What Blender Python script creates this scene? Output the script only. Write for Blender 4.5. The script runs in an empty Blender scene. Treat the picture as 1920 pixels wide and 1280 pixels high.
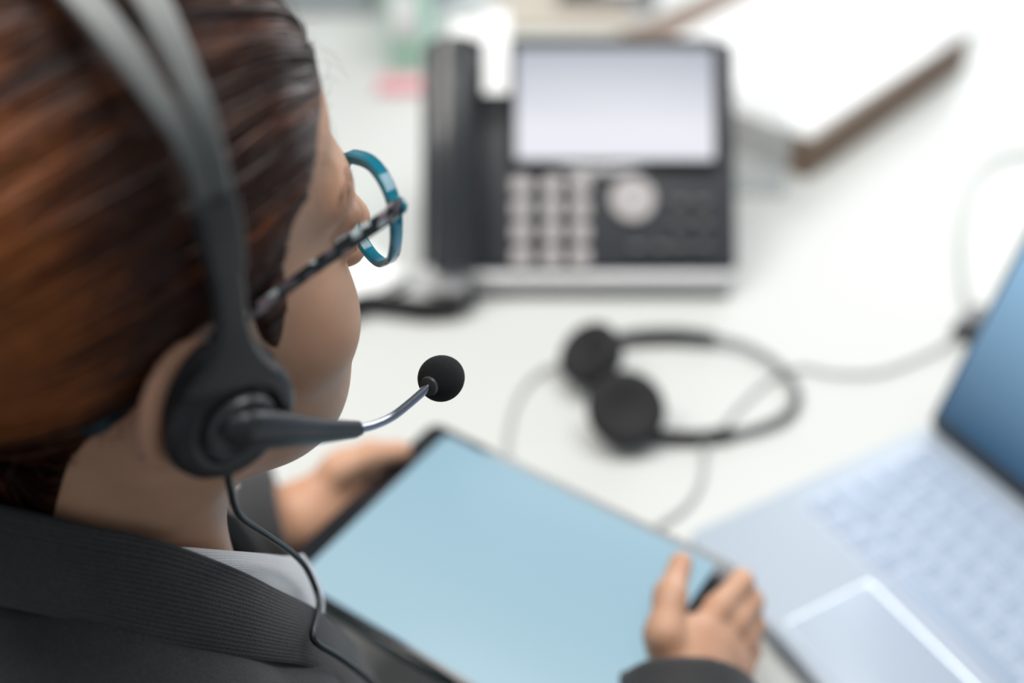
import bpy, bmesh, math, random
import numpy as np
from mathutils import Vector, Matrix, noise as mnoise

random.seed(7); rng = np.random.default_rng(7)
sc = bpy.context.scene
COL = sc.collection

# ------------------------------------------------------------------ camera
FPX = 2150.0; PITCH = math.radians(38.5); CAMZ = 1.406
cd = bpy.data.cameras.new('camera'); cam = bpy.data.objects.new('camera', cd); COL.objects.link(cam)
cam.location = (0, 0, CAMZ); cam.rotation_euler = (math.pi/2 - PITCH, 0, 0)
cd.sensor_fit = 'HORIZONTAL'; cd.sensor_width = 36.0; cd.lens = FPX/1920*36.0
cd.clip_start = 0.02
cd.dof.use_dof = True; cd.dof.focus_distance = 0.505; cd.dof.aperture_fstop = 2.1
sc.camera = cam

# ------------------------------------------------------------------ world, lamps, exposure
wd = bpy.data.worlds.new('world'); sc.world = wd; wd.use_nodes = True
bgn = wd.node_tree.nodes['Background']
bgn.inputs[0].default_value = (0.86, 0.93, 1.0, 1); bgn.inputs[1].default_value = 0.30
def area(name, loc, size, power, col, target):
    l = bpy.data.lights.new(name, 'AREA'); l.shape = 'RECTANGLE'; l.size, l.size_y = size
    l.energy = power; l.color = col
    o = bpy.data.objects.new(name, l); COL.objects.link(o); o.location = loc
    o.rotation_euler = (Vector(target) - Vector(loc)).to_track_quat('-Z', 'Y').to_euler()
    return o
area('ceiling_panel_light', (0.35, 0.85, 2.75), (1.7, 0.9), 38, (1.0, 0.985, 0.955), (0.35, 0.85, 0))
area('ceiling_panel_light_left', (-1.15, 0.45, 2.75), (0.9, 0.9), 32, (1.0, 0.96, 0.90), (-0.9, 0.45, 0))
area('window_light', (1.5, 3.6, 1.75), (2.6, 1.5), 58, (0.95, 0.98, 1.0), (0, 0.8, 0.8))
sc.view_settings.view_transform = 'Standard'; sc.view_settings.look = 'None'
sc.view_settings.exposure = 0.0; sc.view_settings.gamma = 1.0; sc.view_settings.use_curve_mapping = False

# ------------------------------------------------------------------ geometry of the place
CP, SP = math.cos(PITCH), math.sin(PITCH)
O3 = np.array([0, 0, CAMZ])
def ray(px, py):
    x = (px-960)/FPX; d = (py-640)/FPX
    return np.array([x, CP - d*SP, -SP - d*CP])
def at(px, py, Z): return O3 + ray(px, py)*Z                 # point seen at a pixel at optical depth Z
def ground(px, py, z=0.74):
    v = ray(px, py); return O3 + v*((z-CAMZ)/v[2])
def onplane(px, py, o, n):
    v = ray(px, py); n = np.array(n); return O3 + v*(np.dot(np.array(o)-O3, n)/np.dot(v, n))
# head frame: x = her right, y = where she faces, z = up
HR = np.array([[0.67070, 0.74024, 0.04693], [-0.73758, 0.67230, -0.06323], [-0.07836, 0.00779, 0.99689]])
HC = np.array([-0.15684, 0.37584, CAMZ-0.26708])
def Hw(l): return HC + HR @ np.array(l, float)
def Wh(w): return HR.T @ (np.array(w, float) - HC)
def hl(px, py, x):                                           # head-frame point on a sagittal plane
    o = HR.T @ (O3-HC); v = HR.T @ ray(px, py); return o + v*((x-o[0])/v[0])
HM = Matrix([[*HR[0], HC[0]], [*HR[1], HC[1]], [*HR[2], HC[2]], [0, 0, 0, 1]])

# ------------------------------------------------------------------ materials
MATS = {}
def mat(name, color, rough=0.5, metal=0.0, spec=0.5, var=0.0, vscale=40.0, bump=0.0, bscale=300.0, trans=0.0,
        emit=None, estr=0.0, coat=0.0, sss=0.0, ior=1.45, sheen=0.0):
    m = bpy.data.materials.new(name); m.use_nodes = True; MATS[name] = m
    nt = m.node_tree; b = nt.nodes['Principled BSDF']; L = nt.links
    c = (*color, 1)
    b.inputs['Base Color'].default_value = c; b.inputs['Roughness'].default_value = rough
    b.inputs['Metallic'].default_value = metal; b.inputs['Specular IOR Level'].default_value = spec
    b.inputs['Transmission Weight'].default_value = trans; b.inputs['IOR'].default_value = ior
    b.inputs['Coat Weight'].default_value = coat; b.inputs['Sheen Weight'].default_value = sheen
    if sss:
        b.inputs['Subsurface Weight'].default_value = sss; b.inputs['Subsurface Scale'].default_value = 0.009
        b.inputs['Subsurface Radius'].default_value = (1.0, 0.35, 0.2)
    if emit:
        b.inputs['Emission Color'].default_value = (*emit, 1); b.inputs['Emission Strength'].default_value = estr
    if var or bump:
        tc = nt.nodes.new('ShaderNodeTexCoord')
        if var:
            nz = nt.nodes.new('ShaderNodeTexNoise'); nz.inputs['Scale'].default_value = vscale; nz.inputs['Detail'].default_value = 4
            L.new(tc.outputs['Object'], nz.inputs['Vector'])
            mx = nt.nodes.new('ShaderNodeMix'); mx.data_type = 'RGBA'
            mx.inputs['A'].default_value = tuple(max(0, v*(1-var)) for v in color)+(1,)
            mx.inputs['B'].default_value = tuple(min(1, v*(1+var)) for v in color)+(1,)
            L.new(nz.outputs['Fac'], mx.inputs['Factor']); L.new(mx.outputs['Result'], b.inputs['Base Color'])
        if bump:
            nb = nt.nodes.new('ShaderNodeTexNoise'); nb.inputs['Scale'].default_value = bscale; nb.inputs['Detail'].default_value = 3
            L.new(tc.outputs['Object'], nb.inputs['Vector'])
            bp = nt.nodes.new('ShaderNodeBump'); bp.inputs['Strength'].default_value = bump; bp.inputs['Distance'].default_value = 0.001
            L.new(nb.outputs['Fac'], bp.inputs['Height']); L.new(bp.outputs['Normal'], b.inputs['Normal'])
    return m
def nodes(m): return m.node_tree.nodes, m.node_tree.links, m.node_tree.nodes['Principled BSDF']

mat('desk_white', (0.585, 0.60, 0.585), 0.42, var=0.02, vscale=6)
mat('desk_leg', (0.55, 0.56, 0.57), 0.4, 0.6)
mat('floor_carpet', (0.30, 0.31, 0.32), 0.95, var=0.25, vscale=200, bump=0.5)
mat('wall_paint', (0.78, 0.80, 0.80), 0.8, var=0.03)
mat('black_plastic', (0.018, 0.020, 0.023), 0.34, bump=0.05, bscale=900)
mat('charcoal_plastic', (0.045, 0.050, 0.052), 0.34, spec=0.7, bump=0.06, bscale=1200)
mat('grey_plastic', (0.085, 0.094, 0.094), 0.36, spec=0.7, bump=0.05, bscale=1200)
mat('bezel_black', (0.007, 0.008, 0.010), 0.5)
mat('soft_black', (0.012, 0.012, 0.014), 0.75, bump=0.3, bscale=900)
mat('foam', (0.010, 0.011, 0.014), 0.95, bump=1.0, bscale=2600, var=0.5, vscale=2500)
mat('chrome', (0.62, 0.64, 0.67), 0.16, 1.0)
mat('dark_chrome', (0.30, 0.31, 0.35), 0.2, 1.0)
mat('silver_plastic', (0.52, 0.52, 0.53), 0.4, 0.3)
mat('key_grey', (0.50, 0.47, 0.47), 0.5)
mat('phone_black', (0.022, 0.025, 0.029), 0.28, coat=0.3)
mat('phone_dark', (0.035, 0.038, 0.044), 0.45)
mat('glass_black', (0.006, 0.006, 0.008), 0.08, coat=0.5)
mat('laptop_metal', (0.40, 0.46, 0.53), 0.5, 0.1)
mat('key_well', (0.50, 0.57, 0.68), 0.5)  # paler than the keys: keyboard backlight put into the colour
mat('laptop_key', (0.37, 0.44, 0.55), 0.45, 0.0)
mat('trackpad', (0.42, 0.485, 0.57), 0.5, 0.1)
mat('polished_rim', (0.66, 0.71, 0.78), 0.42, 0.9)
mat('laptop_dark', (0.03, 0.035, 0.045), 0.35)
mat('tablet_edge', (0.035, 0.075, 0.085), 0.4, 0.3)
mat('paper', (0.86, 0.87, 0.87), 0.85, var=0.02, vscale=90)
mat('paper_edge', (0.74, 0.73, 0.70), 0.9, var=0.12, vscale=600)
mat('book_brown', (0.21, 0.145, 0.105), 0.6, var=0.25, vscale=60, bump=0.2)
mat('pale_green', (0.42, 0.66, 0.54), 0.6, var=0.05)
mat('pink', (0.72, 0.36, 0.40), 0.6, var=0.05)
mat('beige', (0.52, 0.47, 0.40), 0.7, var=0.1)
mat('pale_blue', (0.50, 0.66, 0.86), 0.15, coat=0.5)
mat('grey_soft', (0.30, 0.33, 0.35), 0.7, var=0.08)
mat('cable_grey', (0.34, 0.36, 0.35), 0.5)
mat('cable_black', (0.012, 0.011, 0.014), 0.4)
m_ = mat('acrylic', (0.80, 0.84, 0.85), 0.08); m_.node_tree.nodes['Principled BSDF'].inputs['Alpha'].default_value = 0.22
mat('red_dot', (0.45, 0.05, 0.05), 0.5)
mat('teal_clip', (0.004, 0.03, 0.04), 0.35)
mat('lens_glass', (0.97, 0.99, 0.99), 0.02, trans=1.0, ior=1.02)
mat('teal_acetate', (0.0, 0.24, 0.36), 0.12, trans=0.45, ior=1.4, coat=0.2)
mat('hinge_metal', (0.75, 0.74, 0.70), 0.25, 1.0)
mat('eye_white', (0.75, 0.72, 0.70), 0.15)
mat('iris_brown', (0.035, 0.016, 0.008), 0.1)
mat('trouser', (0.020, 0.021, 0.024), 0.9, var=0.2)
mat('shoe', (0.012, 0.012, 0.012), 0.35)
mat('chair_fabric', (0.05, 0.055, 0.06), 0.9, var=0.2, bump=0.4)
mat('brow', (0.02, 0.012, 0.008), 0.6)

def skin_material():
    m = mat('skin', (0.40, 0.235, 0.155), 0.46, sss=0.22, spec=0.4)
    N, L, b = nodes(m)
    tc = N.new('ShaderNodeTexCoord')
    n1 = N.new('ShaderNodeTexNoise'); n1.inputs['Scale'].default_value = 28; n1.inputs['Detail'].default_value = 6
    L.new(tc.outputs['Object'], n1.inputs['Vector'])
    cr = N.new('ShaderNodeValToRGB')
    cr.color_ramp.elements[0].position = 0.3; cr.color_ramp.elements[0].color = (0.50, 0.265, 0.165, 1)
    cr.color_ramp.elements[1].position = 0.7; cr.color_ramp.elements[1].color = (0.58, 0.350, 0.235, 1)
    L.new(n1.outputs['Fac'], cr.inputs['Fac'])
    la_ = N.new('ShaderNodeAttribute'); la_.attribute_name = 'lip'
    lx = N.new('ShaderNodeMix'); lx.data_type = 'RGBA'; lx.inputs['B'].default_value = (0.42, 0.13, 0.10, 1)
    L.new(la_.outputs['Fac'], lx.inputs['Factor']); L.new(cr.outputs['Color'], lx.inputs['A']); L.new(lx.outputs['Result'], b.inputs['Base Color'])
    n2 = N.new('ShaderNodeTexNoise'); n2.inputs['Scale'].default_value = 900; n2.inputs['Detail'].default_value = 3
    L.new(tc.outputs['Object'], n2.inputs['Vector'])
    bp = N.new('ShaderNodeBump'); bp.inputs['Strength'].default_value = 0.12; bp.inputs['Distance'].default_value = 0.0006
    L.new(n2.outputs['Fac'], bp.inputs['Height']); L.new(bp.outputs['Normal'], b.inputs['Normal'])
skin_material()

def cloth_material(name, dark, light, pitch, bump):
    """woven cloth; the fine ribs follow the panel's own 'rib' coordinate (metres across the panel)"""
    m = mat(name, dark, 0.85, sheen=0.2, spec=0.2)
    N, L, b = nodes(m)
    tc = N.new('ShaderNodeTexCoord'); at_ = N.new('ShaderNodeAttribute'); at_.attribute_name = 'rib'
    w = N.new('ShaderNodeMath'); w.operation = 'MULTIPLY'; L.new(at_.outputs['Fac'], w.inputs[0]); w.inputs[1].default_value = 2*math.pi/pitch
    sn = N.new('ShaderNodeMath'); sn.operation = 'SINE'; L.new(w.outputs[0], sn.inputs[0])
    nz = N.new('ShaderNodeTexNoise'); nz.inputs['Scale'].default_value = 1500; nz.inputs['Detail'].default_value = 2
    L.new(tc.outputs['Object'], nz.inputs['Vector'])
    n3 = N.new('ShaderNodeTexNoise'); n3.inputs['Scale'].default_value = 22; n3.inputs['Detail'].default_value = 5
    L.new(tc.outputs['Object'], n3.inputs['Vector'])
    a1 = N.new('ShaderNodeMath'); a1.operation = 'MULTIPLY_ADD'; L.new(sn.outputs[0], a1.inputs[0]); a1.inputs[1].default_value = 0.20; L.new(nz.outputs['Fac'], a1.inputs[2])
    a2 = N.new('ShaderNodeMath'); a2.operation = 'MULTIPLY'; L.new(a1.outputs[0], a2.inputs[0])
    m3 = N.new('ShaderNodeMapRange'); m3.inputs['From Min'].default_value = 0.3; m3.inputs['From Max'].default_value = 0.7; m3.inputs['To Min'].default_value = 0.40; m3.inputs['To Max'].default_value = 0.60
    L.new(n3.outputs['Fac'], m3.inputs['Value']); L.new(m3.outputs[0], a2.inputs[1])
    mx = N.new('ShaderNodeMix'); mx.data_type = 'RGBA'; mx.inputs['A'].default_value = (*dark, 1); mx.inputs['B'].default_value = (*light, 1)
    mr = N.new('ShaderNodeMapRange'); mr.inputs['From Min'].default_value = 0.05; mr.inputs['From Max'].default_value = 0.5; L.new(a2.outputs[0], mr.inputs['Value'])
    L.new(mr.outputs[0], mx.inputs['Factor']); L.new(mx.outputs['Result'], b.inputs['Base Color'])
    bp = N.new('ShaderNodeBump'); bp.inputs['Strength'].default_value = bump; bp.inputs['Distance'].default_value = 0.0006
    L.new(a1.outputs[0], bp.inputs['Height']); L.new(bp.outputs['Normal'], b.inputs['Normal'])
cloth_material('blazer', (0.010, 0.010, 0.011), (0.085, 0.085, 0.088), 0.0017, 0.5)
cloth_material('shirt_white', (0.62, 0.63, 0.66), (0.86, 0.86, 0.88), 0.0022, 0.35)

def hair_material():
    m = mat('hair', (0.03, 0.012, 0.007), 0.40, spec=0.3)
    N, L, b = nodes(m)
    at_ = N.new('ShaderNodeAttribute'); at_.attribute_name = 'flow'
    n1 = N.new('ShaderNodeTexNoise'); n1.inputs['Scale'].default_value = 9; n1.inputs['Detail'].default_value = 5
    L.new(at_.outputs['Vector'], n1.inputs['Vector'])
    n2 = N.new('ShaderNodeTexNoise'); n2.inputs['Scale'].default_value = 90; n2.inputs['Detail'].default_value = 3
    L.new(at_.outputs['Vector'], n2.inputs['Vector'])
    mm = N.new('ShaderNodeMath'); mm.operation = 'MULTIPLY_ADD'; L.new(n2.outputs['Fac'], mm.inputs[0]); mm.inputs[1].default_value = 0.45
    L.new(n1.outputs['Fac'], mm.inputs[2])
    # redder at the upper back; lower hair kept dark, shading put into the colour
    tone = N.new('ShaderNodeAttribute'); tone.attribute_name = 'tone'
    m2 = N.new('ShaderNodeMath'); m2.operation = 'MULTIPLY_ADD'; L.new(tone.outputs['Fac'], m2.inputs[0]); m2.inputs[1].default_value = 0.42
    L.new(mm.outputs[0], m2.inputs[2])
    cr = N.new('ShaderNodeValToRGB'); e = cr.color_ramp.elements
    e[0].position = 0.60; e[0].color = (0.012, 0.0065, 0.005, 1)
    e[1].position = 1.0; e[1].color = (0.27, 0.080, 0.018, 1)
    x = cr.color_ramp.elements.new(0.82); x.color = (0.060, 0.018, 0.008, 1)
    L.new(m2.outputs[0], cr.inputs['Fac']); L.new(cr.outputs['Color'], b.inputs['Base Color'])
    bp = N.new('ShaderNodeBump'); bp.inputs['Strength'].default_value = 0.5; bp.inputs['Distance'].default_value = 0.0015
    L.new(n2.outputs['Fac'], bp.inputs['Height']); L.new(bp.outputs['Normal'], b.inputs['Normal'])
hair_material()

def temple_material():
    m = mat('temple_mosaic', (0.1, 0.1, 0.1), 0.45, spec=0.3)
    N, L, b = nodes(m)
    tc = N.new('ShaderNodeTexCoord'); mp = N.new('ShaderNodeMapping'); mp.inputs['Scale'].default_value = (40, 235, 330); mp.inputs['Location'].default_value = (3.3, 7.7, 1.4)
    mp.inputs['Rotation'].default_value = (0.12, 0, 0)
    L.new(tc.outputs['Object'], mp.inputs['Vector'])
    sn = N.new('ShaderNodeVectorMath'); sn.operation = 'FLOOR'; L.new(mp.outputs['Vector'], sn.inputs[0])
    wn = N.new('ShaderNodeTexWhiteNoise'); wn.noise_dimensions = '3D'; L.new(sn.outputs[0], wn.inputs['Vector'])
    cr = N.new('ShaderNodeValToRGB'); cr.color_ramp.interpolation = 'CONSTANT'; e = cr.color_ramp.elements
    e[0].position = 0; e[0].color = (0.005, 0.010, 0.012, 1); e[1].position = 0.42; e[1].color = (0.24, 0.19, 0.20, 1)
    x = e.new(0.6); x.color = (0.52, 0.60, 0.60, 1); x = e.new(0.8); x.color = (0.11, 0.09, 0.10, 1)
    L.new(wn.outputs['Value'], cr.inputs['Fac']); L.new(cr.outputs['Color'], b.inputs['Base Color'])
temple_material()

def screen_material(name, c0, c1, axis, lo, hi, strength, rough=0.35):
    """a display that emits a soft colour gradient"""
    m = mat(name, (0.02, 0.02, 0.025), rough, spec=0.2)
    N, L, b = nodes(m)
    tc = N.new('ShaderNodeTexCoord'); sp = N.new('ShaderNodeSeparateXYZ'); L.new(tc.outputs['Object'], sp.inputs[0])
    mr = N.new('ShaderNodeMapRange'); mr.inputs['From Min'].default_value = lo; mr.inputs['From Max'].default_value = hi
    L.new(sp.outputs[axis], mr.inputs['Value'])
    mx = N.new('ShaderNodeMix'); mx.data_type = 'RGBA'; mx.inputs['A'].default_value = (*c0, 1); mx.inputs['B'].default_value = (*c1, 1)
    L.new(mr.outputs[0], mx.inputs['Factor']); L.new(mx.outputs['Result'], b.inputs['Emission Color'])
    b.inputs['Emission Strength'].default_value = strength

# ------------------------------------------------------------------ mesh helpers
def raw(name, V, F, m, parent=None, smooth=True, attrs=None):
    me = bpy.data.meshes.new(name)
    V = np.asarray(V, dtype=np.float32)
    if isinstance(F, np.ndarray):
        nf, k = F.shape
        me.vertices.add(len(V)); me.vertices.foreach_set('co', V.ravel())
        me.loops.add(nf*k); me.loops.foreach_set('vertex_index', F.astype(np.int32).ravel())
        me.polygons.add(nf); me.polygons.foreach_set('loop_start', np.arange(0, nf*k, k, dtype=np.int32))
        me.update(calc_edges=True); me.validate()
    else:
        me.from_pydata([tuple(v) for v in V], [], [tuple(int(i) for i in f) for f in F]); me.validate()
    me.materials.append(MATS[m])
    if smooth: me.polygons.foreach_set('use_smooth', np.ones(len(me.polygons), dtype=bool))
    if attrs:
        for an, (ty, data) in attrs.items():
            a = me.attributes.new(an, ty, 'POINT')
            a.data.foreach_set('vector' if ty == 'FLOAT_VECTOR' else 'value', np.asarray(data, dtype=np.float32).ravel())
    me.update()
    o = bpy.data.objects.new(name, me); COL.objects.link(o)
    if parent is not None: o.parent = parent
    return o
def tag(o, label=None, cat=None, group=None, kind=None):
    if label: o['label'] = label
    if cat: o['category'] = cat
    if group: o['group'] = group
    if kind: o['kind'] = kind
    return o
def thing(name, M, label, cat, group=None):
    o = bpy.data.objects.new(name, None); COL.objects.link(o); o.matrix_world = M; o.empty_display_size = 0.02
    return tag(o, label, cat, group)
def frame(o, x, y, z):
    o, x, y, z = [Vector(tuple(map(float, v))) for v in (o, x, y, z)]
    return Matrix(((x.x, y.x, z.x, o.x), (x.y, y.y, z.y, o.y), (x.z, y.z, z.z, o.z), (0, 0, 0, 1)))

class MB:
    """collects shapes; build() links them as ONE mesh object"""
    def __init__(s): s.V = []; s.F = []; s.sharp = False
    def add(s, V, F):
        n = len(s.V); s.V += [tuple(map(float, v)) for v in V]; s.F += [tuple(int(i)+n for i in f) for f in F]; return s
    def loft(s, rings, closed=True, cap=True):
        n = len(rings[0]); V = [p for r in rings for p in r]; F = []
        for i in range(len(rings)-1):
            for j in range(n if closed else n-1):
                a, b = i*n+j, i*n+(j+1) % n; F.append((a, b, b+n, a+n))
        if cap and closed:
            F.append(tuple(range(n-1, -1, -1))); F.append(tuple(range((len(rings)-1)*n, len(rings)*n)))
        return s.add(V, F)
    def plate(s, w, d, h, rc=0.005, bev=0.0008, c=(0, 0, 0), seg=5, M=None):
        """rounded-rectangle slab, its base centre at c"""
        rings = []
        for z, ins in ((0, bev), (bev*.4, bev*.3), (bev, 0), (h-bev, 0), (h-bev*.4, bev*.3), (h, bev)):
            r = max(rc-ins, 1e-4); ring = []
            for k, (sx, sy) in enumerate(((1, 1), (-1, 1), (-1, -1), (1, -1))):
                for q in range(seg+1):
                    a = math.pi/2*(k+q/seg)
                    ring.append((c[0]+sx*(w/2-rc)+r*math.cos(a), c[1]+sy*(d/2-rc)+r*math.sin(a), c[2]+z))
            rings.append(ring)
        if M is not None: rings = [[tuple(M @ Vector(p)) for p in r] for r in rings]
        return s.loft(rings)
    def lathe(s, prof, M=None, seg=40, squash=(1, 1)):
        rings = [[(r*math.cos(2*math.pi*k/seg)*squash[0], r*math.sin(2*math.pi*k/seg)*squash[1], z) for k in range(seg)] for r, z in prof]
        if M is not None: rings = [[tuple(M @ Vector(p)) for p in r] for r in rings]
        return s.loft(rings)
    def tube(s, pts, rad, seg=12, sub=8, up=None, cap=True):
        """sweep; rad = list of r or (r_side, r_up)"""
        P = [np.array(p, float) for p in pts]; R = [np.array(r if hasattr(r, '__len__') else (r, r), float) for r in rad] if hasattr(rad, '__len__') else [np.array((rad, rad))]*len(P)
        if sub > 1: P, R = catmull(P, sub), catmull(R, sub)
        rings = []; prev = None
        for i, p in enumerate(P):
            t = P[min(i+1, len(P)-1)]-P[max(i-1, 0)]; t = t/(np.linalg.norm(t)+1e-12)
            if up is not None: u = np.array(up, float)
            elif prev is None: u = np.array((0, 0, 1.)) if abs(t[2]) < .9 else np.array((1., 0, 0))
            else: u = prev
            u = u-t*np.dot(u, t); u /= np.linalg.norm(u)+1e-12; prev = u; sd = np.cross(t, u)
            rings.append([p+sd*R[i][0]*math.cos(2*math.pi*k/seg)+u*R[i][1]*math.sin(2*math.pi*k/seg) for k in range(seg)])
        return s.loft(rings, cap=cap)
    def strap(s, pts, half, thick, nrm, sub=8, rnd=0.35):
        """flat rounded strip: half = half widths, nrm = outward normals"""
        P = catmull([np.array(p, float) for p in pts], sub); W = catmull([np.array([h]) for h in half], sub)
        T = catmull([np.array([t]) for t in (thick if hasattr(thick, '__len__') else [thick]*len(pts))], sub)
        Nn = catmull([np.array(n, float) for n in nrm], sub); rings = []
        for i, p in enumerate(P):
            t = P[min(i+1, len(P)-1)]-P[max(i-1, 0)]; t /= np.linalg.norm(t)
            n = Nn[i]-t*np.dot(Nn[i], t); n /= np.linalg.norm(n); sd = np.cross(t, n)
            w, h = W[i][0], T[i][0]/2; e = min(w, h)*rnd*2
            sec = [(w, -h+e), (w, h-e), (w-e, h), (0, h*1.12), (-w+e, h), (-w, h-e), (-w, -h+e), (-w+e, -h), (w-e, -h)]
            rings.append([p+sd*a+n*b for a, b in sec])
        return s.loft(rings)
    def build(s, name, m, parent=None, smooth=True, bevel=None):
        o = raw(name, s.V, s.F, m, parent, smooth)
        bm = bmesh.new(); bm.from_mesh(o.data); bmesh.ops.recalc_face_normals(bm, faces=bm.faces); bm.to_mesh(o.data); bm.free()
        if smooth:
            try: o.data.set_sharp_from_angle(angle=math.radians(38))
            except Exception: pass
        return o
def catmull(P, sub):
    out = []; n = len(P)
    for i in range(n-1):
        p0, p1, p2, p3 = P[max(i-1, 0)], P[i], P[i+1], P[min(i+2, n-1)]
        for k in range(sub):
            t = k/sub
            out.append(0.5*((2*p1)+(p2-p0)*t+(2*p0-5*p1+4*p2-p3)*t*t+(3*p1-p0-3*p2+p3)*t**3))
    out.append(P[-1]); return out
def axisM(o, z, x=None):
    z = Vector(z).normalized()
    x = Vector(x) if x is not None else (Vector((1, 0, 0)) if abs(z.x) < .9 else Vector((0, 1, 0)))
    x = (x-z*x.dot(z)).normalized(); y = z.cross(x)
    return frame(o, x, y, z)

# ------------------------------------------------------------------ the room
YAW = math.radians(42.0)
BR = np.array([math.cos(YAW), -math.sin(YAW), 0]); BF = np.array([math.sin(YAW), math.cos(YAW), 0])
fl = MB().plate(8, 8, 0.02, 0.01, 0.001, (0, 1.2, -0.02)).build('floor', 'floor_carpet'); fl['kind'] = 'structure'
wl = MB().plate(8, 0.1, 2.9, 0.01, 0.001, (0, 4.4, 0)).build('wall_back', 'wall_paint'); wl['kind'] = 'structure'

# desk: its front edge runs square to the sitter
dt = thing('desk', frame(BF*0.235+BR*0.10, BR, BF, (0, 0, 1)), 'long glossy white office desk carrying the phone, laptop and headset', 'desk')
MB().plate(3.2, 2.0, 0.03, 0.01, 0.002, (0.1, 1.0, 0.71)).build('desktop', 'desk_white', dt)
for lx in (-1.4, 1.6):
    for ly in (0.12, 1.88):
        MB().plate(0.06, 0.06, 0.71, 0.005, 0.001, (lx, ly, 0)).build('leg', 'desk_leg', dt)
MB().plate(2.9, 0.04, 0.06, 0.004, 0.001, (0.1, 1.0, 0.65)).build('crossbar', 'desk_leg', dt)

# ------------------------------------------------------------------ signed distance bodies
class Sdf:
    def __init__(s): s.P = []
    def ell(s, c, r, k=0.0, head=True, rot=None, op='+'):
        c = np.array(c, float); r = np.array(r, float); bc = Hw(c) if head else c
        s.P.append(('e', c, r, rot, k, head, op, bc, float(r.max()))); return s
    def cone(s, a, b, ra, rb, k=0.0, head=False, op='+', flat=None):
        a = np.array(a, float); b = np.array(b, float)
        A, B = (Hw(a), Hw(b)) if head else (a, b)
        s.P.append(('c', a, b, (ra, rb), k, head, op, (A+B)/2, float(np.linalg.norm(A-B)/2+max(ra, rb)))); return s
    def slab(s, w, n, rad, k=0.0):
        w = np.array(w, float); n = np.array(n, float); n /= np.linalg.norm(n)
        s.P.append(('s', w, n, rad, k, False, '-', w, rad)); return s
    def near(s, c, rad): return [q for q in s.P if np.linalg.norm(c-q[7])-q[8] < rad+0.06]
    def ev(s, X, prims=None):
        prims = s.P if prims is None else prims
        d = np.full(len(X), 0.2); XL = (X-HC) @ HR
        for ty, a, b, c, k, head, op, _, _ in prims:
            Y = XL if head else X
            if ty == 'e':
                q = Y-a
                if c is not None: q = q @ c
                k0 = np.sqrt(((q/b)**2).sum(1)); k1 = np.sqrt(((q/(b*b))**2).sum(1))+1e-9
                v = k0*(k0-1)/k1
            elif ty == 'c':
                ab = b-a; q = Y-a; t = np.clip((q @ ab)/(ab @ ab), 0, 1)
                v = np.sqrt(((q-t[:, None]*ab)**2).sum(1))-(c[0]+(c[1]-c[0])*t)
            else:
                q = Y-a; v = np.maximum(-(q @ b), np.sqrt((q**2).sum(1))-c)
            if op == '-': v = -v
            if k > 0:
                if op == '+':
                    h = np.clip(0.5+0.5*(d-v)/k, 0, 1); d = d+(v-d)*h-k*h*(1-h)
                else:
                    h = np.clip(0.5-0.5*(d-v)/k, 0, 1); d = d+(v-d)*h+k*h*(1-h)
            else: d = np.minimum(d, v) if op == '+' else np.maximum(d, v)
        return d
def nets(sdf, lo, hi, h, B=20):
    """surface nets: one continuous quad mesh of the zero level"""
    lo = np.array(lo, float); n = np.ceil((np.array(hi)-lo)/h).astype(int)+1
    n = (np.ceil(n/B)*B).astype(int); vol = np.full(n, 0.1, np.float32)
    g = np.stack(np.meshgrid(*[np.arange(B)]*3, indexing='ij'), -1).reshape(-1, 3)
    rb = B*h*0.88
    for i in range(0, n[0], B):
        for j in range(0, n[1], B):
            for k in range(0, n[2], B):
                c = lo+h*(np.array([i, j, k])+B/2); pr = sdf.near(c, rb)
                if not pr: continue
                d0 = sdf.ev(c[None], pr)[0]
                if abs(d0) > rb*1.7+0.01: vol[i:i+B, j:j+B, k:k+B] = d0; continue
                vol[i:i+B, j:j+B, k:k+B] = sdf.ev(lo+h*(g+np.array([i, j, k])), pr).reshape(B, B, B)
    ins = vol < 0; c = np.zeros(np.array(vol.shape)-1, np.uint8)
    for a in (0, 1):
        for b in (0, 1):
            for e in (0, 1): c += ins[a:a+c.shape[0], b:b+c.shape[1], e:e+c.shape[2]]
    I = np.argwhere((c > 0) & (c < 8)); idx = np.full(c.shape, -1, np.int32); idx[tuple(I.T)] = np.arange(len(I))
    acc = np.zeros((len(I), 3)); cnt = np.zeros(len(I))
    cor = [(a, b, e) for a in (0, 1) for b in (0, 1) for e in (0, 1)]
    for p in cor:
        for ax in range(3):
            if p[ax]: continue
            q = list(p); q[ax] = 1
            v0 = vol[tuple((I+p).T)]; v1 = vol[tuple((I+q).T)]; m = (v0 < 0) != (v1 < 0)
            t = v0[m]/(v0[m]-v1[m]); pos = np.tile(np.array(p, float), (m.sum(), 1)); pos[:, ax] = t
            acc[m] += pos; cnt[m] += 1
    V = lo+h*(I+acc/cnt[:, None]); F = []
    for ax in range(3):
        s0 = [slice(1, -1)]*3; s0[ax] = slice(0, -1); s1 = [slice(1, -1)]*3; s1[ax] = slice(1, None)
        a = ins[tuple(s0)]; b = ins[tuple(s1)]
        E = np.argwhere(a != b); flip = a[tuple(E.T)]
        off = np.ones(3, int); off[ax] = 0; E = E+off
        u, w = (ax+1) % 3, (ax+2) % 3; du = np.zeros(3, int); du[u] = 1; dw = np.zeros(3, int); dw[w] = 1
        ok = (E < np.array(c.shape)).all(1); E = E[ok]; flip = flip[ok]
        q = np.stack([idx[tuple((E-du-dw).T)], idx[tuple((E-dw).T)], idx[tuple(E.T)], idx[tuple((E-du).T)]], 1)
        q[~flip] = q[~flip][:, ::-1]; F.append(q)
    F = np.concatenate(F); F = F[(F >= 0).all(1)]
    return V, F

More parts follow.
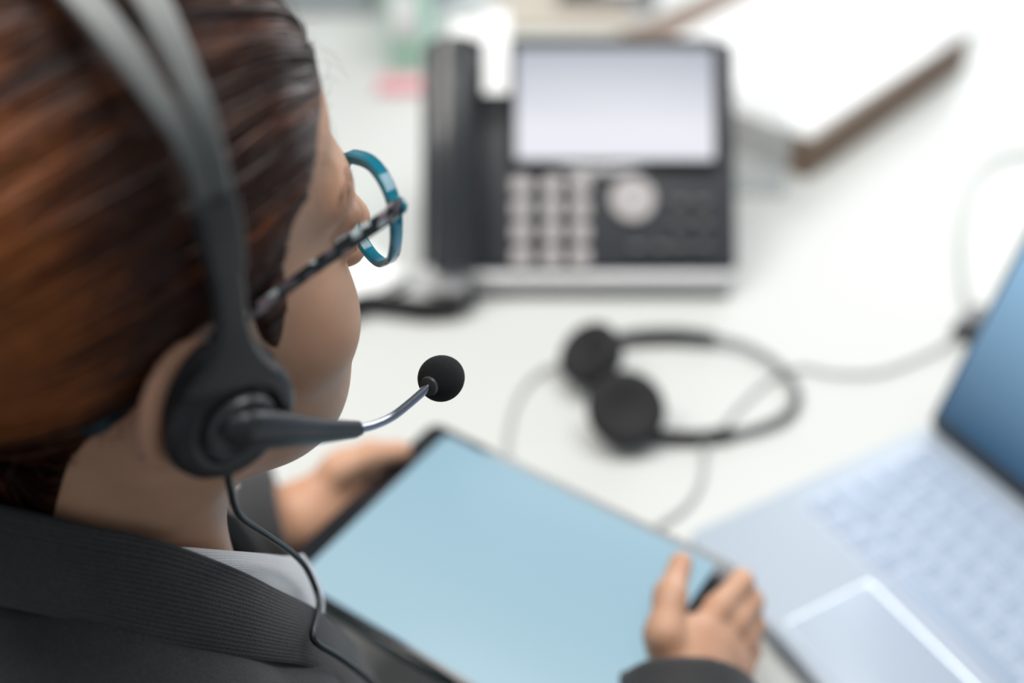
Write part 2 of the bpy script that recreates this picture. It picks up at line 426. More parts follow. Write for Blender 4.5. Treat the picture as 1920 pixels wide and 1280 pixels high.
# --- pose (world) ---
NB = Hw((0, -0.048, -0.19))
SHR = NB+BR*0.165-BF*0.02+np.array([0, 0, -0.040]); SHL = NB-BR*0.165-BF*0.02+np.array([0, 0, -0.040])
WRR = at(1282, 1262, 0.695); ELR = np.array([0.088, 0.195, 0.790])
WRL = at(560, 975, 0.800); ELL = np.array([-0.42, 0.47, 0.795])
PEL = NB-BF*0.10+np.array([0, 0, -0.42])

def head_core(s):
    s.ell((0, -0.012, 0.045), (0.0735, 0.094, 0.084))
    s.ell((0, 0.028, -0.022), (0.063, 0.066, 0.086), 0.02)
    s.ell((0, 0.040, -0.070), (0.049, 0.046, 0.046), 0.02)
    s.ell((0, 0.036, 0.062), (0.060, 0.053, 0.042), 0.02)
    return s
def torso(s, g=0.0, k=0.05):
    for sgn, SH in ((1, SHR), (-1, SHL)):
        s.cone(NB+BR*sgn*0.075-BF*0.025+np.array([0, 0, -0.10]), PEL+BR*sgn*0.06, 0.085+g, 0.095+g, k)
        s.cone(Hw((sgn*0.030, -0.062, -0.150)), SH, 0.030+g, 0.045+g, k*0.7)
    if g > 0.01:
        s.cone((-0.050, -0.072, -0.138), (0.050, -0.072, -0.138), 0.037, 0.037, 0.03, head=True)
        for sg in (1, -1): s.cone((sg*0.056, -0.006, -0.212), (sg*0.120, -0.020, -0.222), 0.034, 0.042, 0.03, head=True)
    return s
def arms(s, g=0.0, k=0.02, flare=0.0):
    for S, E, W in ((SHR, ELR, WRR), (SHL, ELL, WRL)):
        s.cone(S, E, 0.046+g, 0.038+g, k); s.cone(E, W, 0.038+g, 0.026+g+flare, k)
    return s

body = head_core(Sdf())
body.ell((0, 0.077, -0.104), (0.019, 0.014, 0.014), 0.015)
for sg in (1, -1):
    body.ell((sg*0.040, 0.0510, -0.026), (0.0280, 0.0285, 0.030), 0.018)
    body.ell((sg*0.033, 0.0500, -0.066), (0.0240, 0.0245, 0.026), 0.018)
    body.cone((sg*0.047, 0.010, -0.062), (sg*0.018, 0.070, -0.098), 0.014, 0.014, 0.018, head=True)
body.ell((0, 0.070, 0.031), (0.053, 0.026, 0.017), 0.015)
body.cone((0, 0.090, 0.020), (0, 0.1095, -0.020), 0.0075, 0.0115, 0.010, head=True)
for sg in (1, -1): body.ell((sg*0.0115, 0.1005, -0.0265), (0.0085, 0.010, 0.0080), 0.006)
body.ell((0, 0.0905, -0.0615), (0.023, 0.011, 0.0060), 0.006)
body.ell((0, 0.0890, -0.0705), (0.020, 0.011, 0.0065), 0.005)
for sg in (1, -1):
    body.ell((sg*0.033, 0.104, 0.011), (0.017, 0.018, 0.012), 0.010, op='-')
    body.ell((sg*0.032, 0.0795, 0.0165), (0.0155, 0.0125, 0.0070), 0.004)      # upper lid
    body.ell((sg*0.032, 0.0790, 0.0020), (0.0145, 0.0110, 0.0050), 0.004)      # lower lid
    ca, sa = math.cos(math.radians(20)), math.sin(math.radians(20))
    rot = np.array([[ca*sg, sg*sa, 0], [sa, -ca, 0], [0, 0, 1]])                 # ear: thin along its normal, flaring backwards
    body.ell((sg*0.0785, -0.0175, 0.000), (0.0050, 0.0235, 0.0285), 0.005, rot=rot)
    body.ell((sg*0.0845, -0.0165, 0.000), (0.0050, 0.0170, 0.0230), 0.004, rot=rot, op='-')
    body.ell((sg*0.0750, -0.0100, -0.024), (0.0050, 0.0085, 0.0085), 0.006)       # lobe
    body.ell((sg*0.0730, 0.0010, -0.004), (0.0050, 0.0060, 0.0090), 0.004)        # tragus
body.cone((0, -0.022, -0.040), (0, -0.050, -0.185), 0.0495, 0.0515, 0.028, head=True)
for sg in (1, -1): body.cone((sg*0.050, -0.022, -0.045), (sg*0.022, 0.006, -0.190), 0.013, 0.011, 0.02, head=True)   # neck muscles
torso(body, -0.012); arms(body)

# --- hands, finger by finger (pixel, depth) ---
def hand(s, W, mcp, fingers, thumb, k=0.005, rp=0.0135):
    W = np.array(W)
    for i, m in enumerate(mcp): s.cone(W+(m-W)*0.08, m, rp+0.004, rp-0.0025, 0.014)
    for a, b in zip(mcp[:-1], mcp[1:]): s.cone(a, b, 0.0105, 0.0105, 0.010)
    for ch, r in fingers:
        for q in range(len(ch)-1): s.cone(ch[q], ch[q+1], r*(1-0.07*q), r*(1-0.07*(q+1)), k)
    for q in range(len(thumb)-1): s.cone(thumb[q], thumb[q+1], 0.0120-0.0015*q, 0.0120-0.0015*(q+1), 0.008)
rm = [at(1302, 1195, .700), at(1334, 1212, .707), at(1356, 1240, .713), at(1370, 1272, .716)]
hand(body, WRR, rm, [
    ([rm[0], at(1345, 1140, .715), at(1390, 1090, .735), at(1380, 1098, .749), at(1352, 1120, .772)], 0.0088),
    ([rm[1], at(1378, 1165, .722), at(1408, 1128, .738), at(1398, 1130, .764), at(1366, 1150, .775)], 0.0090),
    ([rm[2], at(1392, 1200, .726), at(1412, 1172, .740), at(1402, 1172, .764), at(1370, 1185, .772)], 0.0085),
    ([rm[3], at(1394, 1245, .726), at(1407, 1220, .738), at(1396, 1214, .758), at(1368, 1222, .764)], 0.0074)],
    [at(1262, 1245, .690), at(1243, 1190, .684), at(1256, 1118, .702), at(1277, 1056, .7285)])
lm = [at(648, 872, .815), at(672, 905, .822), at(672, 948, .820), at(650, 990, .812)]
hand(body, WRL, lm, [
    ([lm[0], at(700, 858, .832), at(752, 856, .846), at(800, 866, .858)], 0.0090),
    ([lm[1], at(722, 905, .836), at(775, 905, .846), at(815, 915, .852)], 0.0092),
    ([lm[2], at(720, 955, .832), at(770, 955, .838), at(805, 965, .842)], 0.0087),
    ([lm[3], at(690, 1005, .818), at(728, 1010, .820), at(755, 1018, .822)], 0.0075)],
    [at(590, 935, .800), at(632, 880, .800), at(694, 853, .808), at(752, 845, .815)])

V, F = nets(body, (-0.52, 0.02, 0.46), (0.24, 0.72, 1.30), 0.0025)
VL = (V-HC) @ HR
lipm = np.exp(-((VL[:, 0]/0.022)**4+((VL[:, 2]+0.066)/0.0085)**4))*(VL[:, 1] > 0.075)
earm = 0.15*np.exp(-((np.abs(VL[:, 0])-0.082)/0.010)**4)*np.exp(-((VL[:, 1]+0.02)/0.026)**4-((VL[:, 2])/0.036)**4)
person = raw('person', V, F, 'skin', attrs={'lip': ('FLOAT', np.clip(lipm*0.8+earm, 0, 1))})
tag(person, 'seated person in dark blazer wearing headset and teal glasses, holding a tablet', 'person')

for sg in (1, -1):
    Me = HM @ axisM((sg*0.032, 0.0795, 0.009), (0, 0.86, -0.5))
    e = MB().lathe([(0.0118*math.sin(math.pi*i/14)+1e-5, 0.0118*math.cos(math.pi*i/14)) for i in range(15)], Me, seg=24).build('eye', 'eye_white', person)
    MB().lathe([(0.0122*math.sin(a)+1e-5, 0.0122*math.cos(a)) for a in (0.0, 0.12, 0.25, 0.38, 0.48)]+[(0.0045, 0.0100), (1e-5, 0.0100)], Me, seg=24).build('iris', 'iris_brown', e)

# ------------------------------------------------------------------ clothing
jk = Sdf(); torso(jk, 0.015, 0.05); arms(jk, 0.014, 0.03, 0.004)
jk.cone((0, 0.0, 0.05), (0, -0.044, -0.130), 0.072, 0.056, 0.012, head=True, op='-')     # neck opening
jk.cone((0, 0.000, -0.14), (0, 0.042, -0.40), 0.050, 0.022, 0.010, head=True, op='-')       # front opening
for E_, W_ in ((ELR, WRR), (ELL, WRL)):
    n = (W_-E_)/np.linalg.norm(W_-E_); end = W_-n*(0.012 if E_ is ELR else 0.010)
    jk.cone(W_-n*0.10, W_+n*0.05, 0.033, 0.036, 0.0, op='-'); jk.slab(end, n, 0.13)
V, F = nets(jk, (-0.54, 0.0, 0.46), (0.24, 0.66, 1.12), 0.0036)
jacket = raw('blazer', V, F, 'blazer', person)
jacket['label'] = 'dark charcoal woven blazer with turned-down collar'
sh = Sdf(); torso(sh, 0.006, 0.05); sh.cone((0, 0.0, 0.05), (0, -0.050, -0.165), 0.072, 0.060, 0.008, head=True, op='-')
V, F = nets(sh, (-0.54, 0.0, 0.46), (0.24, 0.66, 1.12), 0.005)
shirt = raw('shirt', V, F, 'shirt_white', person); shirt['label'] = 'white ribbed shirt'

def collar(name, top, out, m, parent, inner, th, bulge, lead=0.0):
    """turned-down collar: inner stand, rolled fold, falling leaf; mirrored about the neck"""
    T = catmull([np.array(p) for p in top], 7); Ot = catmull([np.array(p) for p in out], 7)
    n = min(len(T), len(Ot)); T, Ot = T[:n], Ot[:n]
    half = []
    for a, b in zip(T, Ot):
        d = b-a; outw = np.array([a[0], a[1]+0.045, 0]); outw /= np.linalg.norm(outw)+1e-9
        sec = [a-outw*0.006+np.array([0, 0, -inner]), a-outw*0.004+np.array([0, 0, -inner*.5]), a-outw*0.0035+np.array([0, 0, -0.003]), a-outw*0.0015+np.array([0, 0, 0.0004]), a+outw*0.0008+np.array([0, 0, 0.0002])]
        for q in (0.08, 0.2, 0.4, 0.6, 0.8, 0.93, 1.0): sec.append(a+d*q+outw*bulge*math.sin(math.pi*min(1, q*1.02))**0.7)
        sec.append(b-outw*th*.5-np.array([0, 0, 0.0008])); sec.append(b-outw*th); sec.append(a+d*0.5+outw*(bulge-th)); sec.append(a+d*0.06-outw*0.001)
        half.append(sec)
    mir = [[np.array([-p[0], p[1], p[2]]) for p in s] for s in half]
    rows = mir[::-1]+half
    rows = [[Hw(p) for p in s] for s in rows]
    mb = MB(); mb.loft(rows, closed=False); o = mb.build(name, m, parent)
    ln = [0.0]; mr_ = rows[3*len(rows)//4]
    for a, b in zip(mr_[:-1], mr_[1:]): ln.append(ln[-1]+float(np.linalg.norm(b-a)))
    ra = o.data.attributes.new('rib', 'FLOAT', 'POINT'); ra.data.foreach_set('value', np.tile(np.array(ln, np.float32), len(rows)))
    ss = o.modifiers.new('smooth', 'SUBSURF'); ss.levels = 1; ss.render_levels = 1
    return o
top = [(0.0, -0.092, -0.064), hl(-60, 945, .012), hl(0, 952, .030), hl(154, 985, .049), hl(308, 1016, .0625), hl(443, 1066, .0705), hl(520, 1104, .072), hl(597, 1143, .068), hl(655, 1193, .062), hl(678, 1224, .058), hl(712, 1290, .05), hl(735, 1360, .045)]
out = [(0.0, -0.112, -0.100), hl(-60, 1125, .018), hl(0, 1137, .040), hl(154, 1170, .062), hl(289, 1205, .080), hl(424, 1228, .090), hl(500, 1238, .092), hl(578, 1249, .092), hl(609, 1280, .090), hl(640, 1325, .087), hl(665, 1390, .083), hl(690, 1450, .08)]
collar('blazer_collar', top, out, 'blazer', jacket, 0.022, 0.0025, 0.0035)
stop = [(0.0, -0.083, -0.072), (0.022, -0.079, -0.073), (0.044, -0.056, -0.080), (0.0575, -0.030, -0.092), hl(351, 1027, .0605), hl(439, 1033, .0600), hl(500, 1038, .052), hl(540, 1042, .042), hl(566, 1038, .030)]
sout = [(0.0, -0.090, -0.100), (0.026, -0.086, -0.104), (0.050, -0.060, -0.112), (0.064, -0.030, -0.124), (0.071, -0.014, -0.134), hl(470, 1110, .0680), hl(540, 1145, .063), hl(600, 1175, .056), hl(608, 1140, .046)]
collar('shirt_collar', stop, sout, 'shirt_white', shirt, 0.02, 0.0015, 0.003)

tm = MB(); 
for sg in (1, -1):
    hip = PEL+BR*sg*0.085+np.array([0, 0, 0.02]); kn = hip+BF*0.40+np.array([0, 0, -0.035]); an = kn-BF*0.03; an[2] = 0.09
    tm.tube([hip-BF*0.05, hip+BF*0.08, (hip+kn)/2, kn-BF*0.03, kn+np.array([0, 0, -0.09]), (kn+an)/2, an], [.095, .092, .078, .066, .062, .056, .048], 22, 6)
trousers = tm.build('trousers', 'trouser', person)
for sg in (1, -1):
    an = PEL+BR*sg*0.085+BF*0.37; an[2] = 0.0
    up_ = np.array([0, 0, 1.])
    MB().tube([an-BF*0.055+up_*.045, an-BF*0.02+up_*.050, an+BF*0.06+up_*.042, an+BF*0.14+up_*.030, an+BF*0.185+up_*.024], [(.030, .044), (.036, .049), (.040, .041), (.041, .029), (.026, .020)], 18, 5, up=(0, 0, 1)).build('shoe', 'shoe', person)
ch = thing('office_chair', frame((PEL[0], PEL[1], 0), BR, BF, (0, 0, 1)), 'dark fabric swivel chair under the seated person', 'chair')
MB().plate(.46, .46, .075, .08, .020, (0, .09, .365)).build('seat', 'chair_fabric', ch)
MB().plate(.40, .42, .05, .07, .015, (0, 0, 0), M=frame((0, -.20, .78), (1, 0, 0), (0, -.12, .993), (0, .993, .12))).build('backrest', 'chair_fabric', ch)
MB().tube([(0, -.08, .36), (0, -.20, .38), (0, -.235, .52), (0, -.225, .70)], [(.03, .008)]*4, 10, 5).build('back_bar', 'desk_leg', ch)
MB().lathe([(.0001, .10), (.03, .10), (.028, .25), (.018, .26), (.018, .365), (.0001, .365)], None, 24).build('column', 'desk_leg', ch)
for q in range(5):
    a = q*2*math.pi/5+.3; lg = MB().tube([(0, 0, .115), (.15*math.cos(a), .15*math.sin(a), .095), (.29*math.cos(a), .29*math.sin(a), .07)], [.022, .018, .014], 10, 3).build('leg', 'desk_leg', ch)
    MB().lathe([(.0001, -.018), (.024, -.018), (.027, -.012), (.027, .012), (.024, .018), (.0001, .018)], axisM((.29*math.cos(a), .29*math.sin(a), .0275), (-math.sin(a), math.cos(a), 0)), 20).build('caster', 'soft_black', lg)

# ------------------------------------------------------------------ hair
HAIR0 = np.array([0, -0.008, 0.022]); KNOT = np.array([0, -0.118, 0.000])
kx = KNOT-HAIR0; kx /= np.linalg.norm(kx); ku = np.array([1., 0, 0]); ku -= kx*np.dot(ku, kx); ku /= np.linalg.norm(ku); kv = np.cross(kx, ku)
POLY = np.array([(0.130, 0.086), (0.088, 0.079), (0.079, 0.0745), (0.066, 0.069), (0.053, 0.051), (0.0445, 0.044), (0.0395, 0.029), (0.0405, 0.012), (0.0360, -0.006), (0.0300, -0.022), (0.024, -0.010), (0.019, 0.012), (0.012, 0.022), (-0.004, 0.0240), (-0.018, 0.0120), (-0.0215, -0.0040), (-0.0290, -0.0150), (-0.0400, -0.0210), (-0.0480, -0.0330), (-0.0540, -0.0500), (-0.0620, -0.0720), (-0.077, -0.092), (-0.20, -0.12), (-0.20, 0.25), (0.13, 0.25)])
def mask(p):
    q = p[:, 1:3]; d = np.full(len(q), 9.0); ins = np.zeros(len(q), bool)
    for a, b in zip(POLY, np.roll(POLY, -1, 0)):
        e = b-a; w = q-a; t = np.clip((w @ e)/(e @ e), 0, 1); d = np.minimum(d, np.linalg.norm(w-t[:, None]*e, axis=1))
        cnd = ((a[1] > q[:, 1]) != (b[1] > q[:, 1])) & (q[:, 0] < (b[0]-a[0])*(q[:, 1]-a[1])/(b[1]-a[1]+1e-12)+a[0]); ins ^= cnd
    return np.where(ins, d, -d)
scalp = head_core(Sdf()); scalp.ell((0, 0.070, 0.031), (0.053, 0.026, 0.017), 0.015)
scalp.cone((0, -0.022, -0.040), (0, -0.050, -0.185), 0.0495, 0.0515, 0.028, head=True)
def radial(D):
    lo = np.zeros(len(D)); hi = np.full(len(D), 0.2)
    for _ in range(18):
        md = (lo+hi)/2; v = scalp.ev(HC+(HAIR0+D*md[:, None]) @ HR.T); lo = np.where(v < 0, md, lo); hi = np.where(v < 0, hi, md)
    return lo
def sst(a, b, x): t = np.clip((x-a)/(b-a), 0, 1); return t*t*(3-2*t)
def locks(ph, v):
    return 0.0010*np.sin(ph*9+2.2*np.sin(v*2)+1.5*np.sin(ph*3))+0.0007*np.sin(ph*23+1.3+v*1.9+2*np.sin(ph*5))+0.0005*np.sin(ph*61+2*v+np.sin(ph*17))+0.0003*np.sin(ph*151+v*3)
def hair_surface(ph, v, lift=0.0):
    D = np.cos(v)[:, None]*kx+np.sin(v)[:, None]*(np.cos(ph)[:, None]*ku+np.sin(ph)[:, None]*kv)
    r = radial(D); p = HAIR0+D*r[:, None]; m = mask(p)
    t = -0.0008+0.0032*sst(0, 0.006, m)+0.0065*sst(0.004, 0.035, m)+0.0012*sst(0.03, 0.08, p[:, 1])*sst(0.002, 0.02, m)
    t = t+locks(ph, v)*sst(0.002, 0.02, m)+lift*sst(0.0, 0.006, m)
    return p+D*t[:, None], m
NPH, NV = 640, 190
ph = np.linspace(-math.pi, math.pi, NPH, endpoint=False); vv = np.linspace(0.02, 2.75, NV)
PH, VV = np.meshgrid(ph, vv, indexing='ij'); PHf, VVf = PH.ravel(), VV.ravel()
HP, HMk = hair_surface(PHf, VVf)
ii = np.arange(NPH)[:, None]*NV+np.arange(NV-1)[None]; jj = ((np.arange(NPH)+1) % NPH)[:, None]*NV+np.arange(NV-1)[None]
Fq = np.stack([ii, jj, jj+1, ii+1], -1).reshape(-1, 4); Fq = Fq[(HMk[Fq] > -0.0005).all(1)]
def flow(ph, v): return np.stack([np.cos(ph), np.sin(ph), v*0.11], -1)
def tone(p): return (1-sst(-0.085, -0.005, p[:, 1]))*sst(-0.03, 0.045, p[:, 2])  # height factor darkens the lower hair, painted-in shade
used = np.unique(Fq); rm_ = np.full(len(HP), -1); rm_[used] = np.arange(len(used))
hair = raw('hair', HP[used] @ HR.T+HC, rm_[Fq][:, ::-1], 'hair', person, attrs={'flow': ('FLOAT_VECTOR', flow(PHf, VVf)[used]), 'tone': ('FLOAT', tone(HP[used]))})
hair['label'] = 'reddish brown hair swept back over the ears'

def ribbons(paths, widths, nrm):
    """thin flat strands; paths (n, s, 3), nrm (n, s, 3)"""
    n, s, _ = paths.shape; t = np.gradient(paths, axis=1); sd = np.cross(t, nrm); sd /= np.linalg.norm(sd, axis=2, keepdims=True)+1e-12
    taper = np.sin(np.linspace(0.12, math.pi-0.12, s))**0.5
    w = widths[:, None, None]*taper[None, :, None]/2
    V = np.stack([paths-sd*w, paths+sd*w], 2).reshape(-1, 3)
    b = np.arange(n)[:, None]*s*2+np.arange(s-1)[None]*2
    return V, np.stack([b, b+1, b+3, b+2], -1).reshape(-1, 4)
NS, SG = 11000, 14
sp = rng.uniform(-math.pi, math.pi, NS); v1 = rng.uniform(0.5, 2.75, NS); v0 = np.maximum(0.05, v1-rng.uniform(0.5, 1.5, NS))
# strands begin on the hairline at the latest
tt = np.linspace(0, 1, SG)
for it in range(30):
    _, mm = hair_surface(sp, v1); bad = mm < 0.0005
    if not bad.any(): break
    v1 = np.where(bad, v1-0.06, v1)
v1 = np.maximum(v1, v0+0.2)
Vs = v0[:, None]+(v1-v0)[:, None]*tt; Ps = sp[:, None]+rng.normal(0, 0.02, (NS, 1))*np.sin(tt*4+rng.uniform(0, 6, (NS, 1)))+rng.normal(0, 0.03, (NS, 1))*tt
lift = rng.uniform(0.0002, 0.0016, (NS, 1))*np.sin(tt*math.pi)**0.6
Xp, mk = hair_surface(Ps.ravel(), Vs.ravel(), lift.ravel()); 
keep = (mk.reshape(NS, SG) > -0.001).all(1)
Xw = (Xp @ HR.T+HC).reshape(NS, SG, 3)[keep]; nw = ((Xp-HAIR0) @ HR.T).reshape(NS, SG, 3)[keep]
nw = nw/np.linalg.norm(nw, axis=2, keepdims=True)+rng.normal(0, 0.35, (keep.sum(), 1, 3))
RV, RF = ribbons(Xw, rng.uniform(0.0004, 0.0011, keep.sum()), nw)
fa = np.repeat((flow(Ps.ravel(), Vs.ravel())+np.repeat(rng.normal(0, 0.02, (NS, 3)), SG, 0)).reshape(NS, SG, 3)[keep].reshape(-1, 3), 2, 0)
ta = np.repeat(tone(Xp).reshape(NS, SG)[keep].ravel(), 2)
o = raw('hair_strands', RV, RF, 'hair', hair, attrs={'flow': ('FLOAT_VECTOR', fa), 'tone': ('FLOAT', ta)}); o['kind'] = 'stuff'

# wisps: forehead fly-aways, nape hairs; and the brows
def wisp_set(name, parent, spec, m):
    paths = []; wd_ = []; nr = []
    for a, d0, curl, ln, w in spec:
        a = np.array(a, float); d = np.array(d0, float); d /= np.linalg.norm(d); P = [a]
        for q in range(11):
            d = d+np.array(curl)*0.1; d /= np.linalg.norm(d); P.append(P[-1]+d*ln/11)
        P = np.array([Hw(p) for p in P]); paths.append(P); wd_.append(w); nr.append(np.tile(O3-P[0], (12, 1)))
    V, F = ribbons(np.array(paths), np.array(wd_), np.array(nr))
    o = raw(name, V, F, m, parent, attrs={'flow': ('FLOAT_VECTOR', V*20), 'tone': ('FLOAT', np.full(len(V), 0.4))}); o['kind'] = 'stuff'; return o
sp_ = []
Xall = Xp.reshape(NS, SG, 3)[keep]; ends = Xall[:, -1]
fr = np.where((ends[:, 1] > 0.045) & (ends[:, 2] > 0.05) & (ends[:, 0] > -0.03))[0][:90]; bk_ = np.where((ends[:, 1] < -0.03) & (ends[:, 0] > 0.02))[0][:60]
for i in fr:
    n_ = ends[i]-HAIR0; n_ /= np.linalg.norm(n_)
    sp_.append((ends[i], n_*0.6+rng.normal(0, .35, 3)+np.array([0, .5, .2]), (rng.normal(0, 2), rng.normal(-0.5, 1), -rng.uniform(1, 6)), rng.uniform(0.008, 0.026), 0.00010))
for i in bk_:
    sp_.append((ends[i]+np.array([.0008, 0, 0]), (rng.normal(-.05, .05), rng.normal(.25, .25), -1), (-.6, rng.normal(0, 1), -1), rng.uniform(0.008, 0.03), 0.00022))
wisp_set('stray_hairs', hair, sp_, 'hair')
sp_ = []
for sg in (1, -1):
    for i in range(70):
        t = rng.uniform(0, 1); x = 0.014+0.037*t
        p = np.array((sg*x, 0, 0.030+0.008*math.sin(t*2.2)+rng.uniform(-.0025, .0025)))
        D = np.array([p[0], 0.1-12*x*x*0.9, p[2]])-HAIR0; ln = np.linalg.norm(D); r = radial((D/ln)[None])[0]
        sp_.append((HAIR0+D/ln*(r+0.0002), (sg*1.0, -0.6, 0.2), (0, -.5, -1), 0.007, 0.00022))
o = wisp_set('eyebrows', person, sp_, 'brow')

# low bun at the back of the head, hidden from the photograph's side by the frame edge
bun = MB()
for q in range(16):
    a0 = q/16*2*math.pi; pts = []; rr = []
    for s_ in range(11):
        t = s_/10; a = a0+t*2.4; R_ = 0.032*math.sin(0.25+t*2.7)
        pts.append(Hw(np.array([R_*math.cos(a), -0.108-0.036*t, -0.002+R_*math.sin(a)]))); rr.append(0.0085)
    bun.tube(pts, rr, 8, 2)
o = bun.build('hair_bun', 'hair', hair)

# hair clip behind the ear
ca, cb = hl(232, 752, .062), hl(160, 812, .058)
cl = thing('hair_clip', HM, 'small dark teal clip holding the hair behind the ear', 'hair clip')
mid = (ca+cb)/2+np.array([0.0035, -0.002, 0])
MB().strap([ca, mid, cb], [0.0022, 0.0030, 0.0024], 0.0018, [(1, -0.5, -0.1)]*3).build('clip_bar', 'teal_clip', cl)
MB().strap([ca-np.array([.003, 0, 0.001]), mid-np.array([.004, 0, .001]), cb-np.array([.003, 0, .001])], [0.0012]*3, 0.001, [(1, -0.5, -0.1)]*3).build('clip_pin', 'teal_clip', cl)

# ------------------------------------------------------------------ glasses
gl = thing('eyeglasses', HM, 'teal translucent eyeglasses with black and white mosaic temples on the person', 'glasses')
RIM = [(.0285, .0354), (.0396, .0386), (.0501, .0377), (.0586, .0333), (.0625, .0264), (.0622, .0143), (.0586, .0011), (.0517, -.0074), (.0448, -.0125), (.0363, -.0139), (.0285, -.0118), (.0200, -.0055), (.0145, .0060), (.0140, .0190), (.0188, .0300)]
def ly(x): return 0.0985-3.0*max(0, abs(x)-0.015)**2
cxz = np.mean(RIM, 0)
ringp = catmull([np.array(p) for p in RIM[-1:]+RIM+RIM[:2]], 5)[5:-5]
def rim_mesh(sg):
    n = len(ringp)-1; pts = [np.array(p) for p in ringp[:n]]; rings = []
    for i in range(n):
        t = pts[(i+1) % n]-pts[i-1]; t /= np.linalg.norm(t); nr = np.array([t[1], -t[0]])
        if np.dot(nr, pts[i]-cxz) < 0: nr = -nr
        thick = 0.0027+0.0020*max(0, min(1, (pts[i][1]-0.012)/0.02))
        sec = []
        for a, b in ((0, -.5), (0, .5), (-.2, .68), (-.75, .68), (-1, .5), (-1, -.5), (-.75, -.68), (-.2, -.68)):
            q = pts[i]+nr*a*thick; sec.append((sg*q[0], ly(q[0])+b*0.0044, q[1]))
        rings.append(sec)
    rings.append(rings[0]); return MB().loft(rings, cap=False)
for sg in (1, -1):
    r_ = rim_mesh(sg).build('rim', 'teal_acetate', gl)
    n = len(ringp)-1; lens = MB(); 
    inner = [cxz+(np.array(p)-cxz)*0.93 for p in ringp[:n]]
    V = [(sg*q[0], ly(q[0])+0.0007*dz, q[1]) for dz in (1, -1) for q in inner]
    Fs = [tuple(range(n)), tuple(range(2*n-1, n-1, -1))]+[(i, (i+1) % n, n+(i+1) % n, n+i) for i in range(n)]
    lens.add(V, Fs); lo_ = lens.build('lens', 'lens_glass', gl)
    MB().tube([(sg*.0155, .0965, .006), (sg*.0135, .0895, .002), (sg*.0125, .086, -.003)], [.0008, .0013, .0010], 8, 4).build('nose_pad', 'lens_glass', gl)
    # temple with hinge
    T0 = np.array([.0655, .0905, .0318]); tp = [T0, (.0698, .0810, .0338), (.0725, .0490, .0295), (.0745, .0170, .0235), (.0770, -.0040, .0215), (.0800, -.0250, .0080), (.0790, -.0360, -.012)]
    tp = [(sg*p[0], p[1], p[2]) for p in tp]
    MB().strap(tp, [.0041, .0040, .0034, .0028, .0026, .0022, .0020], .0021, [(sg, .25, 0)]*7, sub=6).build('temple', 'temple_mosaic', gl)
    MB().plate(.0042, .0052, .0042, .0008, .0003, (sg*.0648, .0885, .0295)).build('hinge', 'hinge_metal', gl)
    MB().tube([(sg*.0605, ly(.0605), .0300), (sg*.0645, .0915, .0312), (sg*.0665, .0890, .0318)], [.0036, .0034, .0026], 10, 4).build('end_piece', 'teal_acetate', gl)
MB().tube([(-.0150, ly(.015), .0215), (0, .1010, .0265), (.0150, ly(.015), .0215)], [.0024, .0020, .0024], 10, 6).build('bridge', 'teal_acetate', gl)

# ------------------------------------------------------------------ headset worn by the person
hs = thing('headset', HM, 'grey and black call-centre headset worn over the brown hair, microphone at the mouth', 'headset')
arc = [(.0892, .001, .0840), (.0868, .001, .1015), (.0750, .001, .1175), (.0430, .001, .1400), (0, .001, .1485)]
arc = arc+[(-x, y, z) for x, y, z in arc[-2::-1]]
wid = [.0064, .0070, .0098, .0150, .0178, .0150, .0098, .0070, .0064]
gap = [0.0, 0.0, .0012, .0036, .0040, .0036, .0012, 0.0, 0.0]
nrm = [(p[0], 0, p[2]-.045) for p in arc]
hb = MB()
for sd in (1, -1):
    hb.strap([(p[0], p[1]+sd*(w+g)/2, p[2]) for p, w, g in zip(arc, wid, gap)], [(w-g)/2 for w, g in zip(wid, gap)], .0026, nrm, sub=10)
hb.build('headband', 'grey_plastic', hs)
for sg in (1, -1):
    sl = MB().strap([(sg*.0900, .0005, .0875), (sg*.0908, .0005, .0740), (sg*.0906, .0005, .0605)], [.0076, .0076, .0070], .0064, [(sg, 0, .05)]*3, sub=4, rnd=0.25).build('slider', 'black_plastic', hs)
    MB().plate(.0012, .0050, .0085, .0005, .0002, (sg*.0936, .0005, .0700)).build('slider_window', 'glass_black', sl)
    # arm flaring into the round yoke
    CY, CZ = -.0065, -.0025
    MB().strap([(sg*.0905, .0005, .0630), (sg*.0908, .0000, .0500), (sg*.0915, -.0010, .0380), (sg*.0928, -.0030, .0270), (sg*.0938, -.0050, .0170)],
               [.0063, .0062, .0066, .0105, .0185], [.0048, .0046, .0048, .0060, .0070], [(sg, 0, .1)]*5, sub=6, rnd=0.4).build('arm', 'black_plastic', hs)
    Mx = axisM((0, CY, CZ), (sg, 0.0, 0.0), (0, 1, 0))
    # housing: dished disc
    prof = [(.0001, .0870), (.0225, .0870), (.0250, .0885), (.0258, .0915), (.0248, .0945), (.0222, .0966), (.0180, .0974), (.0165, .0968), (.0158, .0945), (.0001, .0945)]
    hou = MB().lathe(prof, Mx, 56).build('ear_housing', 'black_plastic', hs)
    prof = [(.0001, .0945), (.0140, .0945), (.0142, .0985), (.0132, .1000), (.0105, .1003), (.0090, .0990), (.0001, .0988)]
    MB().lathe(prof, Mx, 48).build('pivot_ring', 'charcoal_plastic', hou)
    cu = [(.0001, .0745), (.0120, .0750)]+[(.0200+.0068*math.sin(a), .0805-.0062*math.cos(a)) for a in np.linspace(0.2, math.pi-0.2, 12)]+[(.0215, .0875), (.0001, .0875)]
    MB().lathe(cu, Mx, 48).build('ear_cushion', 'soft_black', hs)
